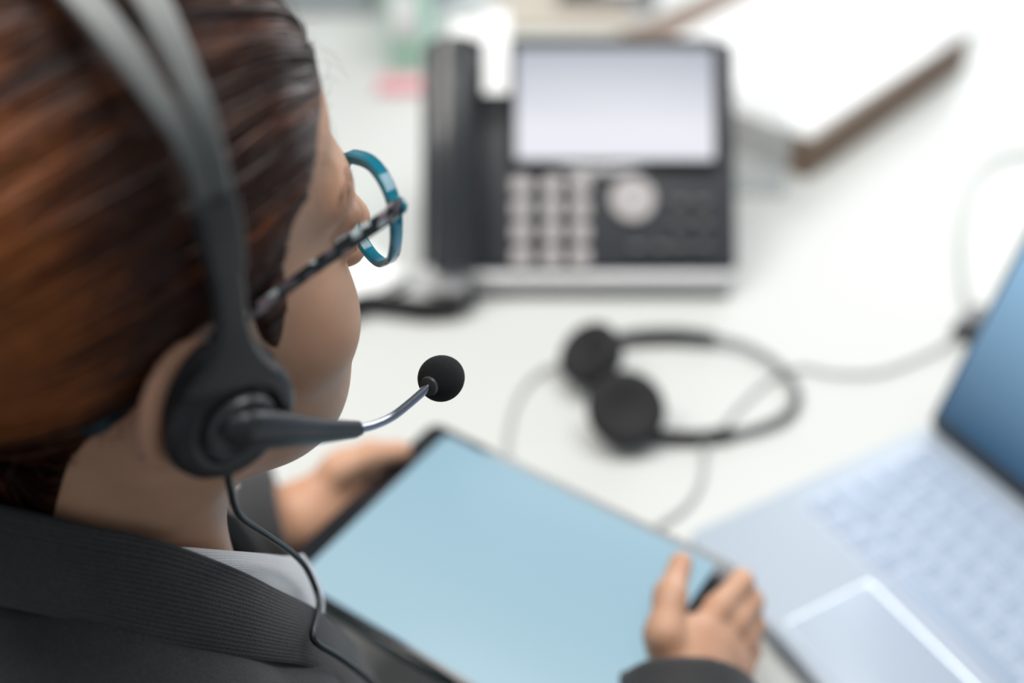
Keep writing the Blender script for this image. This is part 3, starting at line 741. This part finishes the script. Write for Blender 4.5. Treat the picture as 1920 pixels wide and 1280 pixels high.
# microphone boom on her right
b0 = hl(432, 812, .1010); b1 = hl(455, 806, .1040); b2 = hl(520, 806, .1020); b3 = hl(600, 808, .0970); b4 = hl(668, 805, .0925)
MB().tube([b0, b1, b2, b3, b4], [(.0044, .0056), (.0056, .0080), (.0050, .0074), (.0038, .0054), (.0030, .0038)], 18, 8, up=(0, .3, 1)).build('boom_arm', 'black_plastic', hs)
MB().tube([b4-np.array([0, .002, 0]), b4+(b4-b3)*0.10], [.0030, .0026], 12, 2).build('boom_tip', 'charcoal_plastic', hs)
c = [hl(668, 804, .0925), hl(700, 797, .0905), hl(735, 781, .0875), hl(770, 754, .0840), hl(804, 724, .0800)]
MB().tube(c, [.0019]*5, 12, 10).build('gooseneck', 'dark_chrome', hs)
fc = hl(829, 708, .0770); fd = fc-c[-1]; fd /= np.linalg.norm(fd)
Mf = axisM(fc, fd)
fm = MB(); fm.lathe([(.0104*math.sin(a)*(1+.10*math.cos(a)), -.0112*math.cos(a)) for a in np.linspace(0.001, math.pi-0.001, 28)], Mf, 44)
foam = fm.build('foam_windscreen', 'foam', hs)
MB().lathe([(.0001, -.0122), (.0026, -.0122), (.0042, -.0118), (.0045, -.0104), (.0038, -.0090), (.0001, -.0088)], Mf, 28).build('collar_ring', 'charcoal_plastic', hs)
# cable from the cup down over the shirt and lapel
cab = [(424, 872, .086), (427, 890, .084), (433, 920, .080), (440, 948, .077), (456, 973, .074), (500, 1002, .068), (548, 1036, .059), (575, 1066, .056), (594, 1110, .0585), (598, 1138, .0730), (592, 1165, .0830), (586, 1190, .0910), (597, 1208, .0930), (640, 1234, .0900), (690, 1274, .0830), (730, 1320, .0740)]
cp = [hl(*q) for q in cab]
MB().tube(cp, [.00155]*len(cp), 10, 6).build('cable', 'cable_black', hs)
MB().tube([cp[0]+np.array([0, 0, .004]), cp[0], cp[1]], [.0028, .0026, .0019], 12, 3).build('strain_relief', 'soft_black', hs)

# ------------------------------------------------------------------ tablet
TZ = CAMZ-0.573
TL, TR, BL = ground(813, 787, TZ), ground(1399, 1064, TZ), None
tx = (TR-TL); tw = np.linalg.norm(tx); tx /= tw; ty = np.array([-tx[1], tx[0], 0]); td = 0.176
screen_material('tablet_screen', (0.42, 0.615, 0.71), (0.31, 0.52, 0.63), 1, -0.09, 0.09, 0.97)
tb = thing('tablet', frame(TL+tx*tw/2-ty*td/2-np.array([0, 0, .0075]), tx, ty, (0, 0, 1)), 'black-bezelled tablet with a plain pale blue screen held in both hands', 'tablet')
MB().plate(tw, td, .0066, .010, .0014).build('body', 'tablet_edge', tb)
MB().plate(tw-.0024, td-.0024, .0008, .009, .0003, (0, 0, .0066)).build('bezel_glass', 'glass_black', tb)
MB().plate(tw-.034, td-.0150, .0002, .002, .00005, (0, 0, .0073)).build('screen', 'tablet_screen', tb)
MB().plate(.030, .0022, .0016, .0007, .0002, (-.07, td/2-.0002, .0026)).build('volume_button', 'tablet_edge', tb)

# ------------------------------------------------------------------ laptop
la = np.array([.874, .486, 0]); lr = np.array([.486, -.874, 0])
LW, LD = .350, .2495
LB = np.array([.349, .706, .740])
lt = thing('laptop', frame(LB, lr, la, (0, 0, 1)), 'open silver laptop with pale keys and a blue screen', 'laptop')
MB().plate(LW, LD, .0145, .010, .0016, (LW/2, -LD/2, .0015)).build('base', 'laptop_metal', lt)
for fx in (.03, LW-.03):
    for fy in (-.03, -LD+.03): MB().lathe([(.0001, 0), (.007, 0), (.0065, .0022), (.0001, .0022)], Matrix.Translation((fx, fy, 0)), 16).build('rubber_foot', 'soft_black', lt)
MB().plate(.310, .137, .0006, .006, .0002, (.0155+.155, -.0175-.0685, .0158)).build('key_well', 'key_well', lt)
rows = [(15, .5), (14, 1), (14, 1), (13, 1), (12, 1), (0, 1)]
def key_mesh(w, d):
    mb = MB(); r = []
    for z, ins in ((0, 0), (.0016, .0002), (.0021, .0010)):
        ring = []
        for k, (sx, sy) in enumerate(((1, 1), (-1, 1), (-1, -1), (1, -1))):
            for q in range(3):
                a = math.pi/2*(k+q/2); rc = .0018
                ring.append((sx*(w/2-rc)+(rc-ins)*math.cos(a), sy*(d/2-rc)+(rc-ins)*math.sin(a), z))
        r.append(ring)
    return mb.loft(r)
kcache = {}
def key(x, y, w, d):
    kk = (round(w, 4), round(d, 4))
    if kk not in kcache: o = key_mesh(w-.0030, d-.0030).build('key', 'laptop_key', lt); kcache[kk] = o
    else: o = kcache[kk].copy(); COL.objects.link(o)
    o.location = (x, y, .0160)
kx0, kx1, y = .0175, .3235, -.0195
for n_, hgt in ((15, .0135),):
    w = (kx1-kx0)/n_
    for i in range(n_): key(kx0+w*(i+.5), y-hgt/2, w, hgt)
    y -= hgt
U = (kx1-kx0)/15
layout = [[1]*13+[2], [1.5]+[1]*12+[1.5], [1.75]+[1]*11+[2.25], [2.25]+[1]*10+[2.75], [1, 1, 1, 1.25, 5.5, 1.25, 1, 1, 1, 1]]
for row in layout:
    s_ = 15/sum(row); x = kx0
    for w in row:
        key(x+w*U*s_/2, y-.0238/2, w*U*s_, .0238); x += w*U*s_
    y -= .0238
MB().plate(.1146, .0756, .0004, .004, .0001, (.159, -.200, .0157)).build('trackpad', 'trackpad', lt)
tr_ = MB(); ro, ri = [], []
for w_, d_, z_, L_ in ((.1180, .0790, .0166, ro), (.1148, .0758, .01615, ri)):
    for k, (sx, sy) in enumerate(((1, 1), (-1, 1), (-1, -1), (1, -1))):
        for q in range(5):
            a = math.pi/2*(k+q/4); L_.append((.159+sx*(w_/2-.004)+.004*math.cos(a), -.2+sy*(d_/2-.004)+.004*math.sin(a), z_))
tr_.loft([[(p[0], p[1], .0158) for p in ro], ro, ri, [(p[0], p[1], .0158) for p in ri]], cap=False).build('trackpad_rim', 'polished_rim', lt)
LT = math.radians(15)
lid = MB().plate(LW, .232, .0055, .010, .0012, (0, .116, 0))
Ml = frame((LW/2, .0015, .0155), (1, 0, 0), (0, math.sin(LT), math.cos(LT)), (0, -math.cos(LT), math.sin(LT)))
lid.V = [tuple(Ml @ Vector(v)) for v in lid.V]
lido = lid.build('lid', 'laptop_dark', lt)
screen_material('laptop_screen', (0.022, 0.085, 0.17), (0.30, 0.52, 0.74), 2, 0.035, 0.17, 0.95)
scr = MB().plate(LW-.008, .212, .0006, .004, .0002, (0, .120, .0054))
scr.V = [tuple(Ml @ Vector(v)) for v in scr.V]; scr.build('screen', 'laptop_screen', lido)
MB().tube([(.04, .004, .0135), (LW-.04, .004, .0135)], [.0055, .0055], 14, 1).build('hinge', 'laptop_dark', lt)

# ------------------------------------------------------------------ desk phone
PA = math.radians(47)
pv = np.array([0, math.cos(PA), math.sin(PA)]); pn = np.array([0, -math.sin(PA), math.cos(PA)]); pu = np.array([1., 0, 0])
PX0, PX1 = ground(868, 560)[0], ground(1374, 560)[0]
PF = np.array([PX0, ground(1100, 562)[1], .740])
PO = PF+np.array([0, 0.004, .026])
def face(px, py, w=0.0):
    q = onplane(px, py, PO+pn*w, pn)-PO; return np.array([q @ pu, q @ pv])
ph_ = thing('desk_phone', frame(PO, pu, pv, pn), 'black office desk phone with colour display and grey keypad', 'phone')
PWID = PX1-PX0; PLEN = face(1100, 76)[1]
HW0 = ground(795, 560)[0]-PX0
# body shell incl. the handset side
mb = MB().plate(PWID-HW0+.004, PLEN-.004, .020, .010, .003, ((PWID+HW0)/2, (PLEN)/2+.002, -.022)); mb.build('body', 'phone_black', ph_)
fcp = MB().plate(PWID-.006, PLEN-.012, .003, .006, .001, (PWID/2+.003, PLEN/2+.004, -.002)).build('face_panel', 'phone_dark', ph_)
# silver front strip: a rounded bar along the front edge
MB().tube([(HW0+.004, -.003, -.010), (PWID-.004, -.003, -.010)], [(.0105, .0105)]*2, 16, 1).build('front_strip', 'silver_plastic', ph_)
# foot wedge behind the face
w0 = MB(); e1, e2 = pv, pn
def pl(p): p = np.array(p)-PO; return (p @ pu, p @ pv, p @ pn)
for xx in (PX0+.02, PX1-.05):
    q = PO+pv*PLEN*.72-pn*.02
    a = [(xx, q[1]-.012, q[2]), (xx, q[1]+.030, q[2]+.02), (xx, q[1]+.075, .742), (xx, q[1]+.045, .742)]
    w0.loft([[pl(p) for p in a], [pl(np.array(p)+np.array([.03, 0, 0])) for p in a]])
w0.build('stand', 'phone_dark', ph_)
wb = MB(); yb = PO+pv*PLEN*.72-pn*.02
wb.plate(PWID-.02, .05, .006, .004, .001, (0, 0, 0)); Mb = frame(pl((PX0+PWID/2, yb[1]+.05, .740)), (1, 0, 0), (0, math.cos(PA), -math.sin(PA)), (0, math.sin(PA), math.cos(PA)))
wb.V = [tuple(Mb @ Vector(v)) for v in wb.V]; wb.build('stand_foot', 'phone_dark', ph_)
ff = MB().plate(PWID-HW0-.004, .020, .006, .004, .001, (0, 0, 0)); Mb = frame(pl((PX0+(PWID+HW0)/2, PF[1]+.016, .740)), (1, 0, 0), (0, math.cos(PA), -math.sin(PA)), (0, math.sin(PA), math.cos(PA)))
ff.V = [tuple(Mb @ Vector(v)) for v in ff.V]; ff.build('front_foot', 'phone_dark', ph_)
# display: raised tilting panel
s0, s1 = face(952, 308, .010), face(1347, 70, .010)
dc = (s0+s1)/2; dw, dh = s1[0]-s0[0], s1[1]-s0[1]
disp = MB().plate(dw, dh, .010, .006, .0015, (dc[0], dc[1], .001)).build('display', 'bezel_black', ph_)
screen_material('phone_screen_glare', (0.92, 0.93, 0.99), (0.20, 0.25, 0.33), 1, dc[1]-dh*.22, dc[1]+dh*.66, 0.9)  # whitish reflection on the glass, painted as an emission gradient
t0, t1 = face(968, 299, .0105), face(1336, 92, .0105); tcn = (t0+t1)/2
MB().plate(t1[0]-t0[0], t1[1]-t0[1], .0006, .002, .0002, (tcn[0], tcn[1], .0108)).build('screen', 'phone_screen_glare', disp)
# pale arc shaped as the reflection on the curved surface under the display
lp = [face(1040, 306, .008), face(1085, 318, .008), face(1130, 320, .008), face(1180, 314, .008), face(1215, 306, .008)]
MB().tube([(p[0], p[1], .005) for p in lp], [.0030, .0048, .0052, .0045, .0028], 10, 5).build('lip_reflection', 'silver_plastic', ph_)
# keypad
k0 = None
for ky in (350, 393, 437, 482):
    for kx_ in (978, 1035, 1088):
        q = face(kx_, ky)
        if k0 is None: k0 = MB().plate(.0185, .0165, .005, .005, .0012, (0, 0, 0)).build('keypad_key', 'key_grey', ph_); o = k0
        else: o = k0.copy(); COL.objects.link(o)
        o.location = (q[0], q[1], .001)
q = face(1186, 375)
nv = MB().lathe([(.0001, 0), (.0215, 0), (.0215, .004), (.0195, .0055), (.0105, .005), (.0100, .0038), (.0001, .0038)], Matrix.Translation((q[0], q[1], .001)), 40).build('navigation_ring', 'key_grey', ph_)
MB().lathe([(.0001, 0), (.0085, 0), (.0080, .006), (.0001, .0066)], Matrix.Translation((q[0], q[1], .001)), 28).build('ok_button', 'silver_plastic', nv)
k1 = None
for ky in (385, 425, 468):
    for kx_ in (1275, 1318):
        q = face(kx_, ky)
        if k1 is None: k1 = MB().plate(.018, .012, .003, .003, .001).build('function_key', 'phone_black', ph_); o = k1
        else: o = k1.copy(); COL.objects.link(o)
        o.location = (q[0], q[1], .001)
for kx_ in (1195, 1240):
    o = k1.copy(); COL.objects.link(o); q = face(kx_, 470); o.location = (q[0], q[1], .001)
# handset lying in its cradle on the left
ht = thing('telephone_handset', frame(PO, pu, pv, pn), 'black telephone handset lying in the cradle of the desk phone', 'handset')
a0, a1 = face(850, 500, .02), face(852, 82, .02); hx = (face(805, 300, .02)[0]+face(898, 300, .02)[0])/2; hwid = (face(898, 300, .02)[0]-face(805, 300, .02)[0])/2
pts = []; rr = []
for t in np.linspace(0, 1, 9):
    lift_ = .020+.012*math.sin(math.pi*t); pts.append((hx, a0[1]+(a1[1]-a0[1])*t, lift_))
    e = abs(t-.5)*2; rr.append((hwid*(.86+.14*e**2), .0095+.007*e**3))
MB().tube(pts, rr, 24, 4, up=(0, 0, 1)).build('grip', 'phone_black', ht)
q = face(866, 118, .035); MB().lathe([(.0001, 0), (.018, 0), (.020, .003), (.016, .006), (.0001, .0065)], Matrix.Translation((q[0], q[1], .027)), 32).build('earpiece', 'phone_dark', ht)
q = face(835, 518, .02); MB().plate(.042, .030, .016, .008, .003, (q[0], q[1]-.002, .004)).build('mouthpiece_end', 'silver_plastic', ht)
# handset cord: coil along the desk
cd0 = [ground(862, 592), ground(800, 597), ground(740, 590), ground(690, 585), ground(660, 598), ground(610, 620)]
cd0 = [np.array([p[0], p[1], .752]) for p in cd0]
path = catmull(cd0, 60); coil = []
for i, p in enumerate(path):
    t = path[min(i+1, len(path)-1)]-path[max(i-1, 0)]; t /= np.linalg.norm(t); s_ = np.array([-t[1], t[0], 0]); a = i*0.9
    coil.append(p+s_*.0075*math.cos(a)+np.array([0, 0, .0075])*math.sin(a))
cc = thing('handset_cord', Matrix.Translation((0, 0, 0)), 'dark coiled handset cord lying on the desk in front of the phone', 'cord')
MB().tube(coil, [.0026]*len(coil), 6, 1).build('coil', 'soft_black', cc)
MB().tube([cd0[0], cd0[0]+np.array([.012, .004, 0]), np.array([PX0+.01, PF[1]+.012, .752])], [.003, .003, .004], 10, 4).build('plug_lead', 'soft_black', cc)

# ------------------------------------------------------------------ spare headset on the desk
hz = .740
u1, u2 = ground(1112, 678, .755), ground(1176, 785, .757)
sh_ = thing('headset', Matrix.Translation((0, 0, 0)), 'spare black headset lying on the white desk in front of the phone', 'headset')
def P3(px, py, z): p = ground(px, py, z); return (p[0], p[1], z)
band = [P3(1330, 632, .749), P3(1400, 648, .749), P3(1462, 685, .748), P3(1494, 735, .747), P3(1478, 775, .747), P3(1420, 803, .746), P3(1350, 816, .746)]
MB().strap(band, [.0042]*7, .0018, [(0, 0.05, 1), (.05, .05, 1), (.1, 0.1, 1), (.2, 0, 1), (.1, -.1, 1), (.05, -.1, 1), (0, -.05, 1)], sub=8).build('headband', 'charcoal_plastic', sh_)
MB().strap([P3(1160, 634, .749), P3(1200, 629, .749), P3(1270, 627, .749), P3(1340, 634, .749)], [.0060, .0075, .0080, .0068], .008, [(0, 0, 1)]*4).build('arm', 'soft_black', sh_)
MB().strap([P3(1225, 815, .746), P3(1270, 819, .746), P3(1310, 819, .746), P3(1372, 812, .746)], [.0060, .0070, .0070, .0068], .008, [(0, 0, 1)]*4).build('arm', 'soft_black', sh_)
for (px, py, zz, tilt, r) in ((1112, 668, .7700, (-.55, -.25, .75), .0300), (1172, 770, .7670, (.05, -.55, .82), .0330)):
    p = ground(px, py, zz); M_ = axisM((p[0], p[1], zz), tilt)
    ho = MB().lathe([(.0001, -.012), (r*.70, -.012), (r*.88, -.008), (r*.92, -.002), (r*.6, .001), (.0001, .001)], M_, 36).build('ear_housing', 'black_plastic', sh_)
    MB().lathe([(.0001, .001), (r*.5, .001)]+[(r*.74+r*.26*math.sin(a), .0065-.0075*math.cos(a)) for a in np.linspace(0.1, math.pi-.1, 10)]+[(r*.45, .010), (.0001, .008)], M_, 36).build('ear_cushion', 'soft_black', sh_)
p = ground(1057, 668, .752); MB().lathe([(.0001, 0), (.0042, .0005), (.0042, .006), (.0001, .0075)], axisM((p[0]+.004, p[1], .752), (-1, -.1, .3)), 16).build('mute_lamp', 'red_dot', sh_)
c1 = [P3(1062, 678, .750), P3(1010, 700, .744), P3(972, 745, .7425), P3(955, 800, .7425), P3(952, 850, .7425), P3(975, 900, .7425)]
MB().tube(c1, [.0021]*6, 8, 8).build('cable', 'cable_grey', sh_)
c2 = [P3(1322, 822, .746), P3(1320, 870, .7425), P3(1312, 910, .7425), P3(1285, 950, .7425), P3(1235, 985, .7425), P3(1180, 1010, .7425)]
MB().tube(c2, [.0023]*6, 8, 8).build('cable', 'cable_grey', sh_)
# plug cable running from the laptop's back to the headset
c3 = [P3(1795, 632, .7445), P3(1730, 668, .7425), P3(1650, 697, .7425), P3(1570, 700, .7425), P3(1500, 690, .7425), P3(1440, 715, .7425), P3(1385, 765, .7425), P3(1350, 805, .744), P3(1324, 822, .746)]
ub = thing('usb_cable', Matrix.Translation((0, 0, 0)), 'pale grey cable looping over the desk to a black plug behind the laptop screen', 'cable')
MB().tube(c3, [.0021]*len(c3), 8, 8).build('cable', 'cable_grey', ub)
c4 = [P3(1822, 592, .748), P3(1806, 540, .7425), P3(1800, 470, .7425), P3(1808, 390, .7425), P3(1840, 320, .7425), P3(1900, 288, .7425), P3(1980, 290, .7425)]
MB().tube(c4, [.0022]*len(c4), 8, 8).build('cable', 'cable_grey', ub)
p0, p1 = np.array(P3(1800, 628, .7475)), np.array(P3(1846, 585, .7475)); dx = (p1-p0); ln = np.linalg.norm(dx); dx /= ln
mb = MB().plate(ln, .020, .013, .004, .0015, (0, 0, -.0065)); Mp = frame((p0+p1)/2, dx, np.cross((0, 0, 1), dx), (0, 0, 1)); mb.V = [tuple(Mp @ Vector(v)) for v in mb.V]
mb.build('plug', 'black_plastic', ub)

# ------------------------------------------------------------------ brown ledger with a stack of papers
bu = np.array([.68, .733, 0]); bu /= np.linalg.norm(bu); bv = np.array([-bu[1], bu[0], 0])
BC = ground(1513, 337)
bk = thing('ledger', frame(BC, bu, bv, (0, 0, 1)), 'thick brown covered ledger lying behind the phone under white papers', 'book')
MB().plate(.40, .34, .004, .004, .001, (.20, .17, 0)).build('back_cover', 'book_brown', bk)
MB().plate(.396, .336, .040, .003, .001, (.20, .17, .004)).build('page_block', 'book_brown', bk)
MB().plate(.40, .34, .004, .004, .001, (.20, .17, .044)).build('front_cover', 'book_brown', bk)
for i in range(5):
    w, d = (.385, .262)
    o = MB().plate(w, d, .0012, .001, .0002, (0, 0, 0)).build('paper_sheet', 'paper')
    c = BC+bu*(.195+.003*i)+bv*(.140+(.004 if i % 2 else -.003))
    o.location = (c[0], c[1], .7882+.0013*i); o.rotation_euler = (0, 0, math.atan2(bu[1], bu[0])+(.012 if i % 2 else -.01)*(i/3))
    tag(o, 'white paper sheet, %s of the stack on the brown ledger' % ('lowest', 'second from the bottom', 'middle one', 'second from the top', 'topmost')[i], 'paper', 'papers stacked on the ledger')
p = ground(1766, 66, .803)
pc = thing('push_pin', Matrix.Translation((p[0], p[1], .7948)), 'tiny shiny metal push pin on the papers near the ledger corner', 'push pin')
MB().lathe([(.0001, 0), (.006, 0), (.006, .002), (.0035, .004), (.003, .010), (.0055, .013), (.0050, .017), (.0001, .0185)], None, 24).build('pin_head', 'chrome', pc)

# clear acrylic holder behind the right of the phone
ac = thing('acrylic_holder', frame(ground(1416, 366), (1, 0, 0), (0, 1, 0), (0, 0, 1)), 'clear acrylic card holder standing beside the phone', 'holder')
for nm, w, d, h, c in (('front_panel', .062, .003, .085, (0, 0, 0)), ('side_panel', .003, .05, .085, (.030, .026, 0)), ('side_panel', .003, .05, .085, (-.030, .026, 0)), ('back_panel', .062, .003, .105, (0, .052, 0)), ('base', .062, .05, .003, (0, .026, 0))):
    MB().plate(w, d, h, .0012, .0004, c).build(nm, 'acrylic', ac)

# white pad beside the phone, left
pq = ground(772, 538); px_ = ground(662, 602)-pq; px_ /= np.linalg.norm(px_); py_ = np.array([px_[1], -px_[0], 0]); 
if py_[1] < 0: py_ = -py_
nb = thing('document_pad', frame(pq, px_, py_, (0, 0, 1)), 'white paper pad on a black slab left of the desk phone', 'pad')
MB().plate(.24, .33, .006, .003, .001, (.12, .165, 0)).build('black_layer', 'soft_black', nb)  # black slab under the white pages
MB().plate(.238, .328, .012, .002, .0006, (.12, .165, .006)).build('page_block', 'paper', nb)

# white T-shaped strip over the phone's top edge
st = thing('white_strip', frame(PO, pu, pv, pn), 'narrow white strip over the top edge of the phone', 'paper strip')
q0, q1, q2 = face(931, 178, .030), face(931, 90, .030), face(931, 60, .030)
MB().strap([(q0[0], q0[1], .034), (q0[0], q1[1], .030), (q0[0], q2[1], .022), (q0[0], q2[1]+.03, .004)], [.0125, .0125, .0125, .0125], .0012, [(0, 0, 1), (0, .1, 1), (0, .5, 1), (0, .6, 1)]).build('strip', 'paper', st)
MB().strap([(face(845, 52, .03)[0], q2[1]+.006, .020), (q0[0]-.02, q2[1]+.006, .022), (q0[0]+.008, q2[1]+.006, .0225)], [.011, .012, .012], .0012, [(0, .3, 1)]*3).build('flap', 'paper', st)

# ------------------------------------------------------------------ things at the far side of the desk
def onto(px, py, z=.74): p = ground(px, py, z); return np.array([p[0], p[1], .74])
gp = onto(768, 150)
t = thing('box_file', frame(gp, (1, 0, 0), (0, 1, 0), (0, 0, 1)), 'pale green box file standing behind the phone handset', 'box file')
MB().plate(.045, .20, .13, .004, .001, (-.004, .12, 0)).build('case', 'pale_green', t)
MB().plate(.030, .001, .06, .002, .0003, (-.004, .0195, .05)).build('spine_label', 'paper', t)
o = thing('sticky_pad', frame(onto(752, 168), (1, 0, 0), (0, 1, 0), (0, 0, 1)), 'small pink sticky note pad in front of the pale green box file', 'note pad')
MB().plate(.060, .030, .012, .002, .0006, (0, 0, 0)).build('note_block', 'pink', o)
MB().plate(.060, .030, .0004, .002, .0001, (.001, .001, .0121)).build('top_note', 'pink', o)
bp_ = onto(812, -12)
t = thing('bowl', Matrix.Translation(tuple(bp_)), 'pale blue ceramic bowl behind the phone handset', 'bowl')
MB().lathe([(.0001, 0), (.03, 0), (.032, .004), (.05, .018), (.066, .042), (.070, .060), (.067, .060), (.062, .042), (.045, .02), (.0001, .012)], Matrix.Translation((0, .03, .0)), 48).build('bowl_shell', 'pale_blue', t)
t = thing('document_tray', frame(onto(600, 28), (1, 0, 0), (0, 1, 0), (0, 0, 1)), 'grey document tray at the far left beyond the white pad', 'tray')
MB().plate(.26, .22, .004, .006, .001, (-.05, .11, 0)).build('tray_floor', 'grey_soft', t)
for cx_, cy_, w_, d_ in ((-.178, .11, .004, .22), (.078, .11, .004, .22), (-.05, .218, .26, .004), (-.05, .002, .26, .004)): MB().plate(w_, d_, .035, .0015, .0005, (cx_, cy_, .002)).build('tray_wall', 'grey_soft', t)
t = thing('envelope', frame(onto(1060, 62), (1, 0, 0), (0, 1, 0), (0, 0, 1)), 'beige envelope lying behind the phone display', 'envelope')
MB().plate(.19, .16, .006, .003, .001, (0, .09, 0)).build('envelope_body', 'beige', t)
MB().add([(-.094, .169, .0062), (.094, .169, .0062), (0, .09, .0066), (0, .168, .0075)], [(0, 2, 3), (2, 1, 3), (0, 1, 2)]).build('flap', 'beige', t)
t = thing('stapler', frame(onto(1140, 14), (1, 0, 0), (0, 1, 0), (0, 0, 1)), 'black stapler lying at the far edge behind the phone display', 'stapler')
MB().plate(.15, .036, .010, .008, .002, (0, .02, 0)).build('base', 'black_plastic', t)
MB().tube([(-.07, .02, .020), (-.02, .02, .034), (.04, .02, .036), (.072, .02, .034)], [(.012, .006), (.014, .009), (.014, .010), (.012, .008)], 14, 4, up=(0, 0, 1)).build('top_arm', 'black_plastic', t)
MB().plate(.13, .012, .008, .002, .001, (.005, .02, .014)).build('magazine', 'chrome', t)
MB().plate(.014, .030, .026, .004, .001, (.064, .02, .006)).build('hinge_block', 'black_plastic', t)
